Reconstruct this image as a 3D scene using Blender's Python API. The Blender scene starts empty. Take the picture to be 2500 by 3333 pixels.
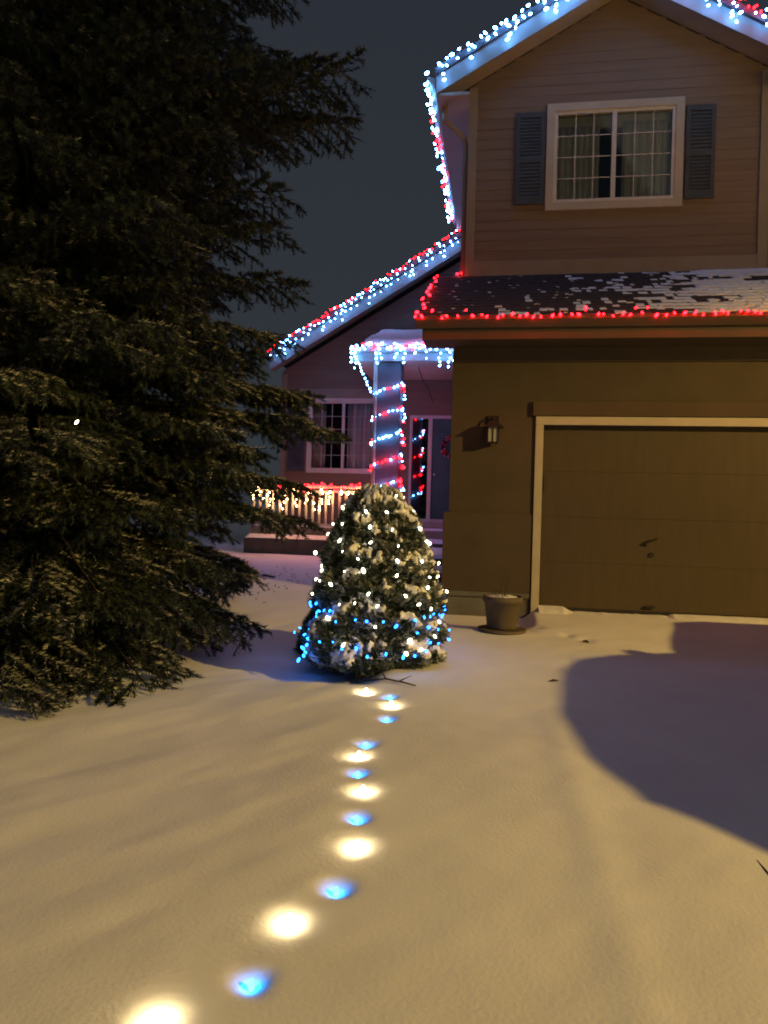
import bpy, math, random
import numpy as np
from mathutils import Vector, Matrix

rnd = random.Random(11)
nr = np.random.RandomState(5)
S = bpy.context.scene
COL = S.collection

# ------------------------------------------------------------------ camera
YAW, PIT, ROLL = math.radians(9.0), math.radians(-0.4), 0.027
cam_d = bpy.data.cameras.new('camera')
cam_d.sensor_fit = 'VERTICAL'; cam_d.sensor_height = 36.0; cam_d.sensor_width = 27.0
cam_d.lens = 25.99; cam_d.clip_start = 0.05; cam_d.clip_end = 2000
cam = bpy.data.objects.new('camera', cam_d); COL.objects.link(cam)
rw = Vector((math.cos(YAW), math.sin(YAW), 0)); fh = Vector((-math.sin(YAW), math.cos(YAW), 0)); uz = Vector((0, 0, 1))
fw = fh * math.cos(PIT) + uz * math.sin(PIT); up = uz * math.cos(PIT) - fh * math.sin(PIT)
cx = rw * math.cos(ROLL) + up * math.sin(ROLL); cy = up * math.cos(ROLL) - rw * math.sin(ROLL); cz = -fw
cam.matrix_world = Matrix(((cx.x, cy.x, cz.x, 0), (cx.y, cy.y, cz.y, 0), (cx.z, cy.z, cz.z, 1.5), (0, 0, 0, 1)))
S.camera = cam

# ------------------------------------------------------------------ night sky and the street's sodium light
W = bpy.data.worlds.new('World'); S.world = W; W.use_nodes = True
bg = W.node_tree.nodes['Background']
wn = W.node_tree.nodes; wl = W.node_tree.links      # light-polluted snow cloud: a little brighter and murkier towards the horizon
wt = wn.new('ShaderNodeTexCoord'); wx = wn.new('ShaderNodeSeparateXYZ'); wr_ = wn.new('ShaderNodeValToRGB')
wl.new(wt.outputs['Generated'], wx.inputs[0]); wl.new(wx.outputs['Z'], wr_.inputs['Fac'])
wr_.color_ramp.elements[0].color = (0.66, 0.80, 0.95, 1); wr_.color_ramp.elements[0].position = 0.1
wr_.color_ramp.elements[1].color = (0.46, 0.52, 0.74, 1); wr_.color_ramp.elements[1].position = 0.75
wl.new(wr_.outputs['Color'], bg.inputs['Color']); bg.inputs['Strength'].default_value = 0.047
# faint sky-glow sun (overcast night) and, below, the street lamp that throws the hard shadows
sd = bpy.data.lights.new('sun', 'SUN'); sd.energy = 0.13; sd.angle = math.radians(60); sd.color = (1.0, 0.93, 0.86)
sun = bpy.data.objects.new('sun', sd); COL.objects.link(sun)
sun.rotation_euler = Vector((0.5, -0.6, 0.62)).to_track_quat('Z', 'Y').to_euler(); sun.location = (12, -4, 12)
LAMP = Vector((14.0, -0.6, 6.6))
ld = bpy.data.lights.new('street_lamp_light', 'SPOT'); ld.energy = 15000; ld.color = (1.0, 0.63, 0.135); ld.shadow_soft_size = 0.15
ld.spot_size = math.radians(168); ld.spot_blend = 0.18
lamp_light = bpy.data.objects.new('street_lamp_light', ld); COL.objects.link(lamp_light); lamp_light.location = LAMP   # a spot points straight down: full cut-off lamp

vs = S.view_settings
vs.view_transform = 'Standard'; vs.look = 'None'; vs.exposure = 0.0; vs.gamma = 1.0
S.cycles.max_bounces = 6; S.cycles.diffuse_bounces = 3; S.cycles.glossy_bounces = 3; S.cycles.transparent_max_bounces = 12
S.cycles.sample_clamp_indirect = 2.0; S.cycles.use_denoising = True; S.cycles.filter_width = 1.9
S.cycles.caustics_reflective = False; S.cycles.caustics_refractive = False

# ------------------------------------------------------------------ materials
def mat(name, col, rough=0.7, var=0.12, scale=6.0, bump=0.0, bscale=60.0, metal=0.0, spec=0.3, stretch=(1, 1, 1)):
    m = bpy.data.materials.new(name); m.use_nodes = True
    nt = m.node_tree; N = nt.nodes; L = nt.links; p = N['Principled BSDF']
    p.inputs['Roughness'].default_value = rough; p.inputs['Metallic'].default_value = metal
    p.inputs['Specular IOR Level'].default_value = spec
    tc = N.new('ShaderNodeTexCoord'); mp = N.new('ShaderNodeMapping'); mp.inputs['Scale'].default_value = stretch
    L.new(tc.outputs['Object'], mp.inputs['Vector'])
    nz = N.new('ShaderNodeTexNoise'); nz.inputs['Scale'].default_value = scale; nz.inputs['Detail'].default_value = 5
    L.new(mp.outputs['Vector'], nz.inputs['Vector'])
    rp = N.new('ShaderNodeMapRange'); rp.inputs['From Min'].default_value = 0.3; rp.inputs['From Max'].default_value = 0.7
    rp.inputs['To Min'].default_value = 1 - var; rp.inputs['To Max'].default_value = 1 + var
    L.new(nz.outputs['Fac'], rp.inputs['Value'])
    mx = N.new('ShaderNodeMix'); mx.data_type = 'RGBA'; mx.blend_type = 'MULTIPLY'; mx.inputs['Factor'].default_value = 1
    mx.inputs['A'].default_value = (*col, 1); L.new(rp.outputs['Result'], mx.inputs['B'])
    L.new(mx.outputs['Result'], p.inputs['Base Color'])
    if bump:
        n2 = N.new('ShaderNodeTexNoise'); n2.inputs['Scale'].default_value = bscale; n2.inputs['Detail'].default_value = 4
        L.new(mp.outputs['Vector'], n2.inputs['Vector'])
        b = N.new('ShaderNodeBump'); b.inputs['Strength'].default_value = bump; b.inputs['Distance'].default_value = 0.02
        L.new(n2.outputs['Fac'], b.inputs['Height']); L.new(b.outputs['Normal'], p.inputs['Normal'])
    return m

def emis(name, col, strength, core=None):
    m = bpy.data.materials.new(name); m.use_nodes = True
    nt = m.node_tree; nt.nodes.clear()
    o = nt.nodes.new('ShaderNodeOutputMaterial'); e = nt.nodes.new('ShaderNodeEmission')
    e.inputs['Color'].default_value = (*col, 1); e.inputs['Strength'].default_value = strength
    nt.links.new(e.outputs[0], o.inputs[0]); return m

def glassmat(name, tint=(0.75, 0.8, 0.8), refl=0.12):
    m = bpy.data.materials.new(name); m.use_nodes = True
    nt = m.node_tree; N = nt.nodes; L = nt.links; N.clear()
    o = N.new('ShaderNodeOutputMaterial'); t = N.new('ShaderNodeBsdfTransparent'); g = N.new('ShaderNodeBsdfGlossy')
    t.inputs['Color'].default_value = (*tint, 1); g.inputs['Roughness'].default_value = 0.03
    fr = N.new('ShaderNodeFresnel'); fr.inputs['IOR'].default_value = 1.5
    a = N.new('ShaderNodeMath'); a.operation = 'ADD'; a.inputs[1].default_value = refl
    L.new(fr.outputs[0], a.inputs[0])
    mx = N.new('ShaderNodeMixShader'); L.new(a.outputs[0], mx.inputs[0]); L.new(t.outputs[0], mx.inputs[1]); L.new(g.outputs[0], mx.inputs[2])
    L.new(mx.outputs[0], o.inputs[0]); return m

M = {}
M['snow'] = mat('snow', (0.80, 0.81, 0.84), 0.75, 0.05, 2.0, 0.11, 55.0, spec=0.2)
M['snow_fine'] = mat('snow_fine', (0.80, 0.81, 0.84), 0.7, 0.06, 12.0, 0.3, 60.0)
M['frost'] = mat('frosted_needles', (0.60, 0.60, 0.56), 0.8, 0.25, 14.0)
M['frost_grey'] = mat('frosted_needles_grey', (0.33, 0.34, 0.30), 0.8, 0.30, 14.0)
M['siding'] = mat('siding', (0.20, 0.145, 0.11), 0.65, 0.10, 2.5, 0.12, 30.0, stretch=(0.4, 1, 6))
M['stucco'] = mat('stucco', (0.080, 0.059, 0.040), 0.8, 0.10, 3.0, 0.3, 140.0)
M['door_paint'] = mat('door_paint', (0.074, 0.054, 0.033), 0.6, 0.10, 3.0, 0.12, 60.0, stretch=(4, 1, 0.6))
M['trim'] = mat('trim', (0.45, 0.40, 0.33), 0.55, 0.07, 5.0, 0.08, 40.0)
M['trim_tan'] = mat('trim_tan', (0.27, 0.225, 0.18), 0.6, 0.08, 4.0, 0.1, 40.0)
M['eave'] = mat('eave_paint', (0.085, 0.063, 0.048), 0.6, 0.08, 4.0, 0.1, 40.0)
M['fascia'] = mat('fascia', (0.22, 0.21, 0.20), 0.5, 0.06, 4.0)
M['vinyl'] = mat('vinyl', (0.62, 0.58, 0.53), 0.4, 0.05, 5.0)
M['shutter'] = mat('shutter', (0.06, 0.07, 0.085), 0.6, 0.12, 6.0)
M['shingle'] = mat('shingle', (0.055, 0.045, 0.05), 0.9, 0.25, 20.0, 0.5, 200.0)
M['concrete'] = mat('concrete', (0.13, 0.125, 0.11), 0.9, 0.18, 6.0, 0.4, 60.0)
M['dark'] = mat('interior_dark', (0.03, 0.03, 0.032), 0.8, 0.1)
M['curtain'] = mat('curtain', (0.62, 0.60, 0.54), 0.85, 0.08, 3.0, stretch=(4, 1, 0.3))
M['glass'] = glassmat('glass', (0.93, 0.95, 0.95), 0.02)
M['glass_dark'] = glassmat('sidelight_glass', (0.25, 0.3, 0.34), 0.22)
M['green_door'] = mat('door_green', (0.045, 0.12, 0.12), 0.45, 0.08)
M['column'] = mat('column_paint', (0.12, 0.115, 0.13), 0.6, 0.08, 4.0, 0.1, 40.0)
M['wire'] = mat('wire_green', (0.012, 0.03, 0.018), 0.5)
M['socket'] = mat('socket', (0.015, 0.03, 0.02), 0.5)
M['black_metal'] = mat('black_metal', (0.02, 0.018, 0.018), 0.45, 0.1, spec=0.4)
M['frosted'] = mat('frosted_pane', (0.40, 0.38, 0.33), 0.35, 0.05)
M['pot'] = mat('pot_clay', (0.12, 0.095, 0.065), 0.75, 0.15, 8.0, 0.2, 50.0)
M['soil'] = mat('soil', (0.05, 0.04, 0.03), 0.95, 0.2, 20)
M['bark'] = mat('bark', (0.028, 0.022, 0.018), 0.95, 0.3, 15.0, 0.6, 40.0)
M['twig'] = mat('twig', (0.05, 0.035, 0.025), 0.9, 0.2, 15.0)
M['needle'] = mat('needle', (0.026, 0.036, 0.024), 0.7, 0.40, 5.0)
M['needle_small'] = mat('needle_small', (0.040, 0.060, 0.034), 0.7, 0.35, 9.0)
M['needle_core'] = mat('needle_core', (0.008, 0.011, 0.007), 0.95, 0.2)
M['e_cool'] = emis('bulb_cool', (0.12, 0.40, 1.0), 68)
M['e_red'] = emis('bulb_red', (1.0, 0.003, 0.006), 58)
M['e_warm'] = emis('bulb_warm', (1.0, 0.55, 0.22), 52)
M['e_blue'] = emis('bulb_blue', (0.010, 0.20, 1.0), 20)
M['e_tree'] = emis('bulb_tree', (1.0, 0.90, 0.62), 11)
M['e_path'] = emis('bulb_path_warm', (1.0, 0.74, 0.36), 100)
M['e_pathb'] = emis('bulb_path_blue', (0.012, 0.28, 1.0), 42)

# ------------------------------------------------------------------ helpers
def prop(o, label=None, cat=None, group=None, kind=None):
    if label: o['label'] = label
    if cat: o['category'] = cat
    if group: o['group'] = group
    if kind: o['kind'] = kind
    return o

def empty(name, loc, label, cat, group=None):
    o = bpy.data.objects.new(name, None); COL.objects.link(o); o.location = loc; o.empty_display_size = 0.1
    return prop(o, label, cat, group)

def child(o, parent):
    """parent without moving the object (parents are unrotated empties or meshes with baked world vertices)"""
    if parent is not None:
        o.parent = parent
        w = Vector((0, 0, 0)); p = parent
        while p is not None:
            w += Vector(p.location); p = p.parent
        o.location = Vector(o.location) - w
    return o

class MB:
    def __init__(s): s.v = []; s.f = []
    def add(s, vs, fs):
        b = len(s.v); s.v += [tuple(p) for p in vs]; s.f += [tuple(b + i for i in q) for q in fs]; return s
    def box(s, x0, x1, y0, y1, z0, z1):
        return s.add([(x0, y0, z0), (x1, y0, z0), (x1, y1, z0), (x0, y1, z0), (x0, y0, z1), (x1, y0, z1), (x1, y1, z1), (x0, y1, z1)],
                     [(0, 3, 2, 1), (4, 5, 6, 7), (0, 1, 5, 4), (1, 2, 6, 5), (2, 3, 7, 6), (3, 0, 4, 7)])
    def hexa(s, p):
        return s.add(p, [(0, 3, 2, 1), (4, 5, 6, 7), (0, 1, 5, 4), (1, 2, 6, 5), (2, 3, 7, 6), (3, 0, 4, 7)])
    def extr(s, poly, y0, y1):      # polygon in (x,z), counter-clockwise seen from -y, extruded along y
        n = len(poly)
        v = [(x, y0, z) for x, z in poly] + [(x, y1, z) for x, z in poly]
        f = [tuple(range(n)), tuple(range(2 * n - 1, n - 1, -1))] + [(i, n + i, n + (i + 1) % n, (i + 1) % n) for i in range(n)]
        return s.add(v, f)
    def extrx(s, poly, x0, x1):     # polygon in (y,z) extruded along x
        n = len(poly)
        v = [(x0, y, z) for y, z in poly] + [(x1, y, z) for y, z in poly]
        f = [tuple(range(n - 1, -1, -1)), tuple(range(n, 2 * n))] + [(i, (i + 1) % n, n + (i + 1) % n, n + i) for i in range(n)]
        return s.add(v, f)
    def tube(s, pts, r, n=6, taper=None):
        pts = [Vector(p) for p in pts]; rings = []
        for i, p in enumerate(pts):
            t = (pts[min(i + 1, len(pts) - 1)] - pts[max(i - 1, 0)])
            if t.length < 1e-6: t = Vector((0, 0, 1))
            t.normalize()
            a = t.cross(Vector((0, 0, 1)) if abs(t.z) < 0.9 else Vector((1, 0, 0))).normalized(); b = t.cross(a)
            rr = r if taper is None else r + (taper - r) * i / (len(pts) - 1)
            rings.append([p + (a * math.cos(2 * math.pi * k / n) + b * math.sin(2 * math.pi * k / n)) * rr for k in range(n)])
        v = [q for ring in rings for q in ring]; f = []
        for i in range(len(pts) - 1):
            for k in range(n):
                f.append((i * n + k, i * n + (k + 1) % n, (i + 1) * n + (k + 1) % n, (i + 1) * n + k))
        f += [tuple(range(n - 1, -1, -1)), tuple((len(pts) - 1) * n + k for k in range(n))]
        return s.add(v, f)
    def lathe(s, prof, c=(0, 0, 0), n=24, cap=True):   # profile [(r,z)]
        v = [(c[0] + r * math.cos(2 * math.pi * k / n), c[1] + r * math.sin(2 * math.pi * k / n), c[2] + z) for r, z in prof for k in range(n)]
        f = [(i * n + k, i * n + (k + 1) % n, (i + 1) * n + (k + 1) % n, (i + 1) * n + k) for i in range(len(prof) - 1) for k in range(n)]
        if cap: f += [tuple(range(n - 1, -1, -1)), tuple((len(prof) - 1) * n + k for k in range(n))]
        return s.add(v, f)
    def mesh(s, name, m, smooth=False):
        me = bpy.data.meshes.new(name); me.from_pydata(s.v, [], s.f); me.update()
        if m: me.materials.append(m)
        if smooth:
            for p in me.polygons: p.use_smooth = True
        return me
    def build(s, name, m, parent=None, smooth=False, bevel=0.0):
        o = bpy.data.objects.new(name, s.mesh(name, m, smooth)); COL.objects.link(o)
        if bevel:
            b = o.modifiers.new('bevel', 'BEVEL'); b.width = bevel; b.segments = 2; b.limit_method = 'ANGLE'
        return child(o, parent)

def npmesh(name, V, F, m, parent=None, smooth=False):
    """V (n,3) float, F (k,3|4) int -> object, quickly"""
    me = bpy.data.meshes.new(name); V = np.ascontiguousarray(V, dtype=np.float32); F = np.ascontiguousarray(F, dtype=np.int32)
    k = F.shape[1]
    me.vertices.add(len(V)); me.vertices.foreach_set('co', V.ravel())
    me.loops.add(F.size); me.loops.foreach_set('vertex_index', F.ravel())
    me.polygons.add(len(F)); me.polygons.foreach_set('loop_start', np.arange(0, F.size, k, dtype=np.int32))
    me.polygons.foreach_set('loop_total', np.full(len(F), k, dtype=np.int32))
    if smooth: me.polygons.foreach_set('use_smooth', np.ones(len(F), dtype=bool))
    me.update(calc_edges=True); me.validate()
    me.materials.append(m)
    o = bpy.data.objects.new(name, me); COL.objects.link(o)
    return child(o, parent)

def _h(ix, iy, s):
    n = (ix * 374761393 + iy * 668265263 + s * 1442695041) & 0x7fffffff
    n = ((n ^ (n >> 13)) * 1274126177) & 0x7fffffff
    return ((n ^ (n >> 16)) & 0xffff) / 65535.0
def vn(x, y, s=0):
    x = np.asarray(x, dtype=float); y = np.asarray(y, dtype=float)
    x0 = np.floor(x).astype(np.int64); y0 = np.floor(y).astype(np.int64); fx = x - x0; fy = y - y0
    fx = fx * fx * (3 - 2 * fx); fy = fy * fy * (3 - 2 * fy)
    a = _h(x0, y0, s); b = _h(x0 + 1, y0, s); c = _h(x0, y0 + 1, s); d = _h(x0 + 1, y0 + 1, s)
    return a + (b - a) * fx + (c - a) * fy + (a - b - c + d) * fx * fy
def fbm(x, y, s=0, o=3):
    t = 0; a = 0.5
    for i in range(o): t = t + a * vn(np.asarray(x) * 2 ** i, np.asarray(y) * 2 ** i, s + i); a *= 0.5
    return t
def sst(x): x = np.clip(x, 0, 1); return x * x * (3 - 2 * x)

# ------------------------------------------------------------------ snow covered ground
PATH = [  # x, y, colour of the lights sunk in the snow, from the camera towards the little tree
    (-0.90, 1.92, 'w'), (-0.70, 2.12, 'b'), (-0.67, 2.42, 'w'), (-0.56, 2.65, 'b'), (-0.54, 2.95, 'w'), (-0.59, 3.19, 'b'), (-0.61, 3.45, 'w'),
    (-0.68, 3.68, 'b'), (-0.72, 3.91, 'w'), (-0.72, 4.12, 'b'), (-0.67, 4.57, 'b'), (-0.68, 4.83, 'w'), (-0.72, 5.03, 'b'), (-0.90, 5.10, 'w'), (-1.11, 5.30, 'b')]
STEPS = [(0.66, 7.30), (0.83, 7.12), (0.40, 7.62), (0.62, 6.2)]
def ground_h(x, y):
    x = np.asarray(x, dtype=float); y = np.asarray(y, dtype=float)
    h = 0.042 * np.clip(y, -6, 14.5)
    near = np.clip(1 - (np.abs(x) + np.abs(y - 5)) / 30, 0, 1)
    flat = 1 - sst((y - 7.6) / 0.8) * sst((x + 0.9) / 0.3)
    u = x * 0.80 - y * 0.60; v = x * 0.60 + y * 0.80           # wind drifts
    left = 0.35 + 0.65 * sst((-0.2 - x) / 1.2)
    h = h + near * flat * ((fbm(u * 3.2, v * 0.9, 3) - 0.45) * 0.036 * left + (fbm(x * 0.6, y * 0.6, 9) - 0.45) * 0.07 + (vn(x * 9, y * 9, 4) - 0.5) * 0.003)
    h = h + 0.008 * np.exp(-((x - 0.42 + 0.03 * (y - 3)) / 0.10) ** 2) * sst((y - 1.5)) * (1 - sst((y - 4.4) / 1.2))     # tyre ridge
    h = h - 0.13 * sst((y - 5.22) / 0.22) * sst((-0.80 - x) / 0.35) * (1 - sst((y - 6.6) / 2.0))                         # sunken planting bed
    h = h - 0.09 * sst((0.42 - x) / 0.16) * sst((y - 7.2) / 1.0) * sst((x + 1.2) / 0.5) * (1 - sst((y - 8.9) / 1.2))
    for (px, py, c) in PATH:
        r2 = (x - px) ** 2 + (y - py) ** 2
        r2 = r2 * (0.65 + 0.8 * vn(x * 17 + px * 40, y * 17, 14))
        h = h - (0.022 if c == 'w' else 0.036) * np.exp(-r2 / (0.075 if c == 'w' else 0.052) ** 2)
    for (px, py) in STEPS:
        h = h - 0.016 * np.exp(-((x - px) / 0.055) ** 2 - ((y - py) / 0.10) ** 2)
    return h
def gh(x, y): return float(ground_h(np.array([x]), np.array([y]))[0])

def axis(dense, a, b, step, far):
    c = list(np.arange(a, b, step)); st = step
    q = c[-1]
    while q < far: st *= 1.25; q += st; c.append(q)
    st = step; q = c[0]; pre = []
    while q > -far: st *= 1.25; q -= st; pre.append(q)
    return np.array(pre[::-1] + c)
gx = axis(0, -2.6, 2.9, 0.022, 400); gy = axis(0, 1.2, 8.7, 0.022, 400)
GX, GY = np.meshgrid(gx, gy); GZ = ground_h(GX, GY)
nx, ny = len(gx), len(gy); ii = np.arange(nx * ny).reshape(ny, nx)
GF = np.stack([ii[:-1, :-1], ii[:-1, 1:], ii[1:, 1:], ii[1:, :-1]], -1).reshape(-1, 4)
g = npmesh('ground', np.stack([GX, GY, GZ], -1).reshape(-1, 3), GF, M['snow'], smooth=True)
prop(g, 'smooth snow covering the driveway and front lawn', kind='structure')

# ------------------------------------------------------------------ house
HX = -0.60            # left corner of garage and upper storey
YG, YU, YD = 8.60, 10.50, 15.40
house = empty('house', (HX, YG, 0.3), 'tan two-storey house with gabled upper storey, garage and lit front porch', 'house')

def board(x0, x1, y, z0, z1, parent, t=0.007):
    return MB().extrx([(y - t, z0), (y - 0.001, z0), (y - 0.001, z1), (y - t * 0.45, z1)], x0, x1).build('siding_board', M['siding'], parent)

def siding(parent, y, z0, z1, xr, holes, expo):
    """rows of lap boards; xr(z) -> (xmin, xmax); holes = [(x0,x1,z0,z1)]"""
    z = z0
    while z < z1 - 0.03:
        zt = min(z + expo, z1); a, b = xr(zt)
        if b - a > 0.08:
            segs = [(a, b)]
            for hx0, hx1, hz0, hz1 in holes:
                if zt > hz0 + 0.02 and z < hz1 - 0.02:
                    segs = [s for q in segs for s in ((q[0], min(q[1], hx0)), (max(q[0], hx1), q[1])) if s[1] - s[0] > 0.04]
            for s in segs: board(s[0], s[1], y, z, zt - 0.002, parent)
        z = zt

def wall_with_hole(y0, y1, x0, x1, z0, z1, hole, mb=None):
    mb = mb or MB(); a, b, c, d = hole
    mb.box(x0, a, y0, y1, z0, z1); mb.box(b, x1, y0, y1, z0, z1); mb.box(a, b, y0, y1, z0, c); mb.box(a, b, y0, y1, d, z1)
    return mb

def make_window(x0, x1, z0, z1, y, trimw, parent, cols=3, rows=4, trimmat='trim'):
    """slider window: casing, vinyl frame, two sashes, panes, grilles"""
    a = MB()
    a.box(x0, x1, y - 0.035, y, z1 - trimw, z1); a.box(x0, x1, y - 0.035, y, z0, z0 + trimw)
    a.box(x0, x0 + trimw, y - 0.034, y, z0 + trimw, z1 - trimw); a.box(x1 - trimw, x1, y - 0.034, y, z0 + trimw, z1 - trimw)
    w = a.build('window', M[trimmat], parent)
    ix0, ix1, iz0, iz1 = x0 + trimw, x1 - trimw, z0 + trimw, z1 - trimw
    f = MB(); fw_ = 0.045
    f.box(ix0, ix1, y - 0.022, y + 0.05, iz1 - fw_, iz1 - 0.0005); f.box(ix0, ix1, y - 0.022, y + 0.05, iz0 + 0.0005, iz0 + fw_)
    f.box(ix0 + 0.0005, ix0 + fw_, y - 0.021, y + 0.05, iz0 + fw_, iz1 - fw_); f.box(ix1 - fw_, ix1 - 0.0005, y - 0.021, y + 0.05, iz0 + fw_, iz1 - fw_)
    f.build('window_frame', M['vinyl'], w)
    xm = (ix0 + ix1) / 2
    MB().box(xm - 0.03, xm + 0.03, y - 0.019, y + 0.045, iz0 + fw_, iz1 - fw_).build('meeting_rail', M['vinyl'], w)
    for s in (0, 1):
        px0, px1 = (ix0 + fw_, xm - 0.03) if s == 0 else (xm + 0.03, ix1 - fw_)
        MB().box(px0, px1, y + 0.012, y + 0.016, iz0 + fw_, iz1 - fw_).build('pane', M['glass'], w)
        for c in range(1, cols):
            x = px0 + (px1 - px0) * c / cols
            MB().box(x - 0.005, x + 0.005, y + 0.001, y + 0.009, iz0 + fw_, iz1 - fw_).build('grille_bar', M['vinyl'], w)
        for r in range(1, rows):
            z = iz0 + fw_ + (iz1 - iz0 - 2 * fw_) * r / rows
            MB().box(px0, px1, y + 0.0015, y + 0.0085, z - 0.005, z + 0.005).build('grille_bar', M['vinyl'], w)
    return (ix0, ix1, iz0, iz1)

def curtain(x0, x1, y, z0, z1, label, folds=7, phase=0.0, flare=0.0):
    n = folds * 8; V = []; F = []
    for j in range(9):
        t = j / 8
        for i in range(n + 1):
            s = i / n; x = x0 + (x1 - x0) * s + flare * (1 - t) * (s - 0.5)
            V.append((x, y + 0.035 * math.sin(s * folds * 2 * math.pi + phase + 0.6 * math.sin(3 * t)) * (0.5 + 0.5 * (1 - t)), z0 + (z1 - z0) * t))
    for j in range(8):
        for i in range(n):
            a = j * (n + 1) + i; F.append((a, a + 1, a + n + 2, a + n + 1))
    o = npmesh('curtain', np.array(V), np.array(F), M['curtain'], smooth=True)
    so = o.modifiers.new('solid', 'SOLIDIFY'); so.thickness = 0.004
    return prop(o, label, 'curtain', 'window curtains')

# --- upper storey
RX, RZ, PITCH = 1.40, 8.60, 0.56      # ridge
UX0, UX1 = HX + 0.02, 3.36
win = (0.48, 2.29, 5.66, 7.13)
uw = wall_with_hole(YU, YU + 0.12, UX0, UX1, 4.5, 7.2, (win[0] + 0.05, win[1] - 0.05, win[2] + 0.05, win[3] - 0.05))
uw.extr([(UX0, 7.2), (UX1, 7.2), (UX1, RZ - 0.05 - PITCH * (UX1 - RX)), (RX, RZ - 0.05), (UX0, RZ - 0.05 - PITCH * (RX - UX0))], YU, YU + 0.12)
upper = uw.build('upper_wall', M['siding'], house)
upz = lambda z: (max(UX0 + 0.10, RX - max(0.0, (RZ - z)) / PITCH), min(UX1 - 0.10, RX + max(0.0, (RZ - z)) / PITCH))
siding(upper, YU, 4.985, RZ - 0.06, upz, [win], 0.142)
cb = MB().box(UX0 - 0.02, UX0 + 0.10, YU - 0.03, YU + 0.10, 4.62, 7.42).build('corner_board', M['trim_tan'], upper)
cb = MB().box(UX1 - 0.10, UX1 + 0.02, YU - 0.03, YU + 0.10, 4.62, 7.42).build('corner_board', M['trim_tan'], upper)
MB().box(UX0 + 0.10, UX1 - 0.10, YU - 0.026, YU, 4.70, 4.983).build('band_board', M['trim_tan'], upper)
MB().box(UX0, UX0 + 0.12, YU + 0.13, 18.0, 3.4, 7.4).build('upper_side_wall', M['siding'], house)
MB().box(UX1 - 0.12, UX1, YU + 0.13, 18.0, 3.4, 7.4).build('upper_side_wall', M['siding'], house)
MB().box(UX1 + 0.03, 6.6, 11.1, 11.3, 3.4, 7.2).build('recessed_wall', M['siding'], house)
make_window(*win, YU, 0.105, house)
# dark room behind the upper window
rm = MB(); rm.box(0.2, 2.6, 12.0, 12.05, 5.2, 7.5); rm.box(0.15, 0.2, 10.66, 12.05, 5.2, 7.5); rm.box(2.6, 2.65, 10.66, 12.05, 5.2, 7.5)
rm.box(0.2, 2.6, 10.66, 12.0, 5.15, 5.2); rm.box(0.2, 2.6, 10.66, 12.0, 7.5, 7.55)
rm.build('room_shell', M['dark'], house)
curtain(0.64, 1.21, 10.60, 5.72, 6.86, 'pale gathered curtain in left half of the upper bedroom window', 7, 0.3)
curtain(1.51, 2.12, 10.605, 5.72, 6.90, 'pale gathered curtain in right half of the upper bedroom window', 6, 1.2)
MB().box(0.64, 2.13, 10.645, 10.70, 6.86, 7.02).build('curtain_valance', M['curtain'], house)

def shutter(x0, x1, z0, z1, y, parent):
    s = 0.055; a = MB(); zm = (z0 + z1) / 2 - 0.02
    a.box(x0, x0 + s, y - 0.045, y - 0.019, z0, z1); a.box(x1 - s, x1, y - 0.045, y - 0.019, z0, z1)
    for q in ((z0, z0 + 0.09), (z1 - 0.07, z1), (zm - 0.035, zm + 0.035)): a.box(x0 + s, x1 - s, y - 0.045, y - 0.019, *q)
    a.box(x0 + s, x1 - s, y - 0.026, y - 0.0195, z0 + 0.09, z1 - 0.07)
    o = a.build('shutter', M['shutter'], parent)
    for lo, hi in ((z0 + 0.09, zm - 0.035), (zm + 0.035, z1 - 0.07)):
        n = max(2, int((hi - lo) / 0.045)); st = (hi - lo) / n
        for k in range(n):
            z = lo + st * k
            MB().extrx([(y - 0.042, z + 0.002), (y - 0.0265, z + st * 0.75), (y - 0.0265, z + st * 0.9), (y - 0.043, z + 0.008)], x0 + s, x1 - s).build('louver_slat', M['shutter'], o)
shutter(0.06, 0.455, 5.75, 7.02, YU, house); shutter(2.315, 2.69, 5.75, 7.00, YU, house)

# --- main gable roof: two slabs, rake boards, soffits, eave fascia, gutter, downspout
YR = 10.10; EXL, EXR = -1.04, 3.86
def rz(x): return RZ + 0.16 - PITCH * abs(x - RX)
roof = MB()
roof.extr([(EXL, rz(EXL)), (RX, rz(RX)), (RX, rz(RX) + 0.10), (EXL - 0.02, rz(EXL) + 0.09)], YR - 0.05, 18.2)
roof.extr([(RX, rz(RX)), (EXR, rz(EXR)), (EXR + 0.02, rz(EXR) + 0.09), (RX, rz(RX) + 0.10)], YR - 0.05, 18.2)
roof = roof.build('roof', M['shingle'], house)
for s, e in ((-1, EXL), (1, EXR)):
    p = [(RX, rz(RX) - 0.002), (RX, rz(RX) - 0.235), (e, rz(e) - 0.235), (e, rz(e) - 0.002)]
    if s > 0: p = p[::-1]
    MB().extr(p[::-1], YR, YR + 0.03).build('rake_board', M['fascia'], roof)
    p = [(RX, rz(RX) - 0.19), (RX, rz(RX) - 0.205), (e, rz(e) - 0.205), (e, rz(e) - 0.19)]
    if s > 0: p = p[::-1]
    MB().extr(p[::-1], YR + 0.031, YU - 0.02).build('soffit', M['trim_tan'], roof)
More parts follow.
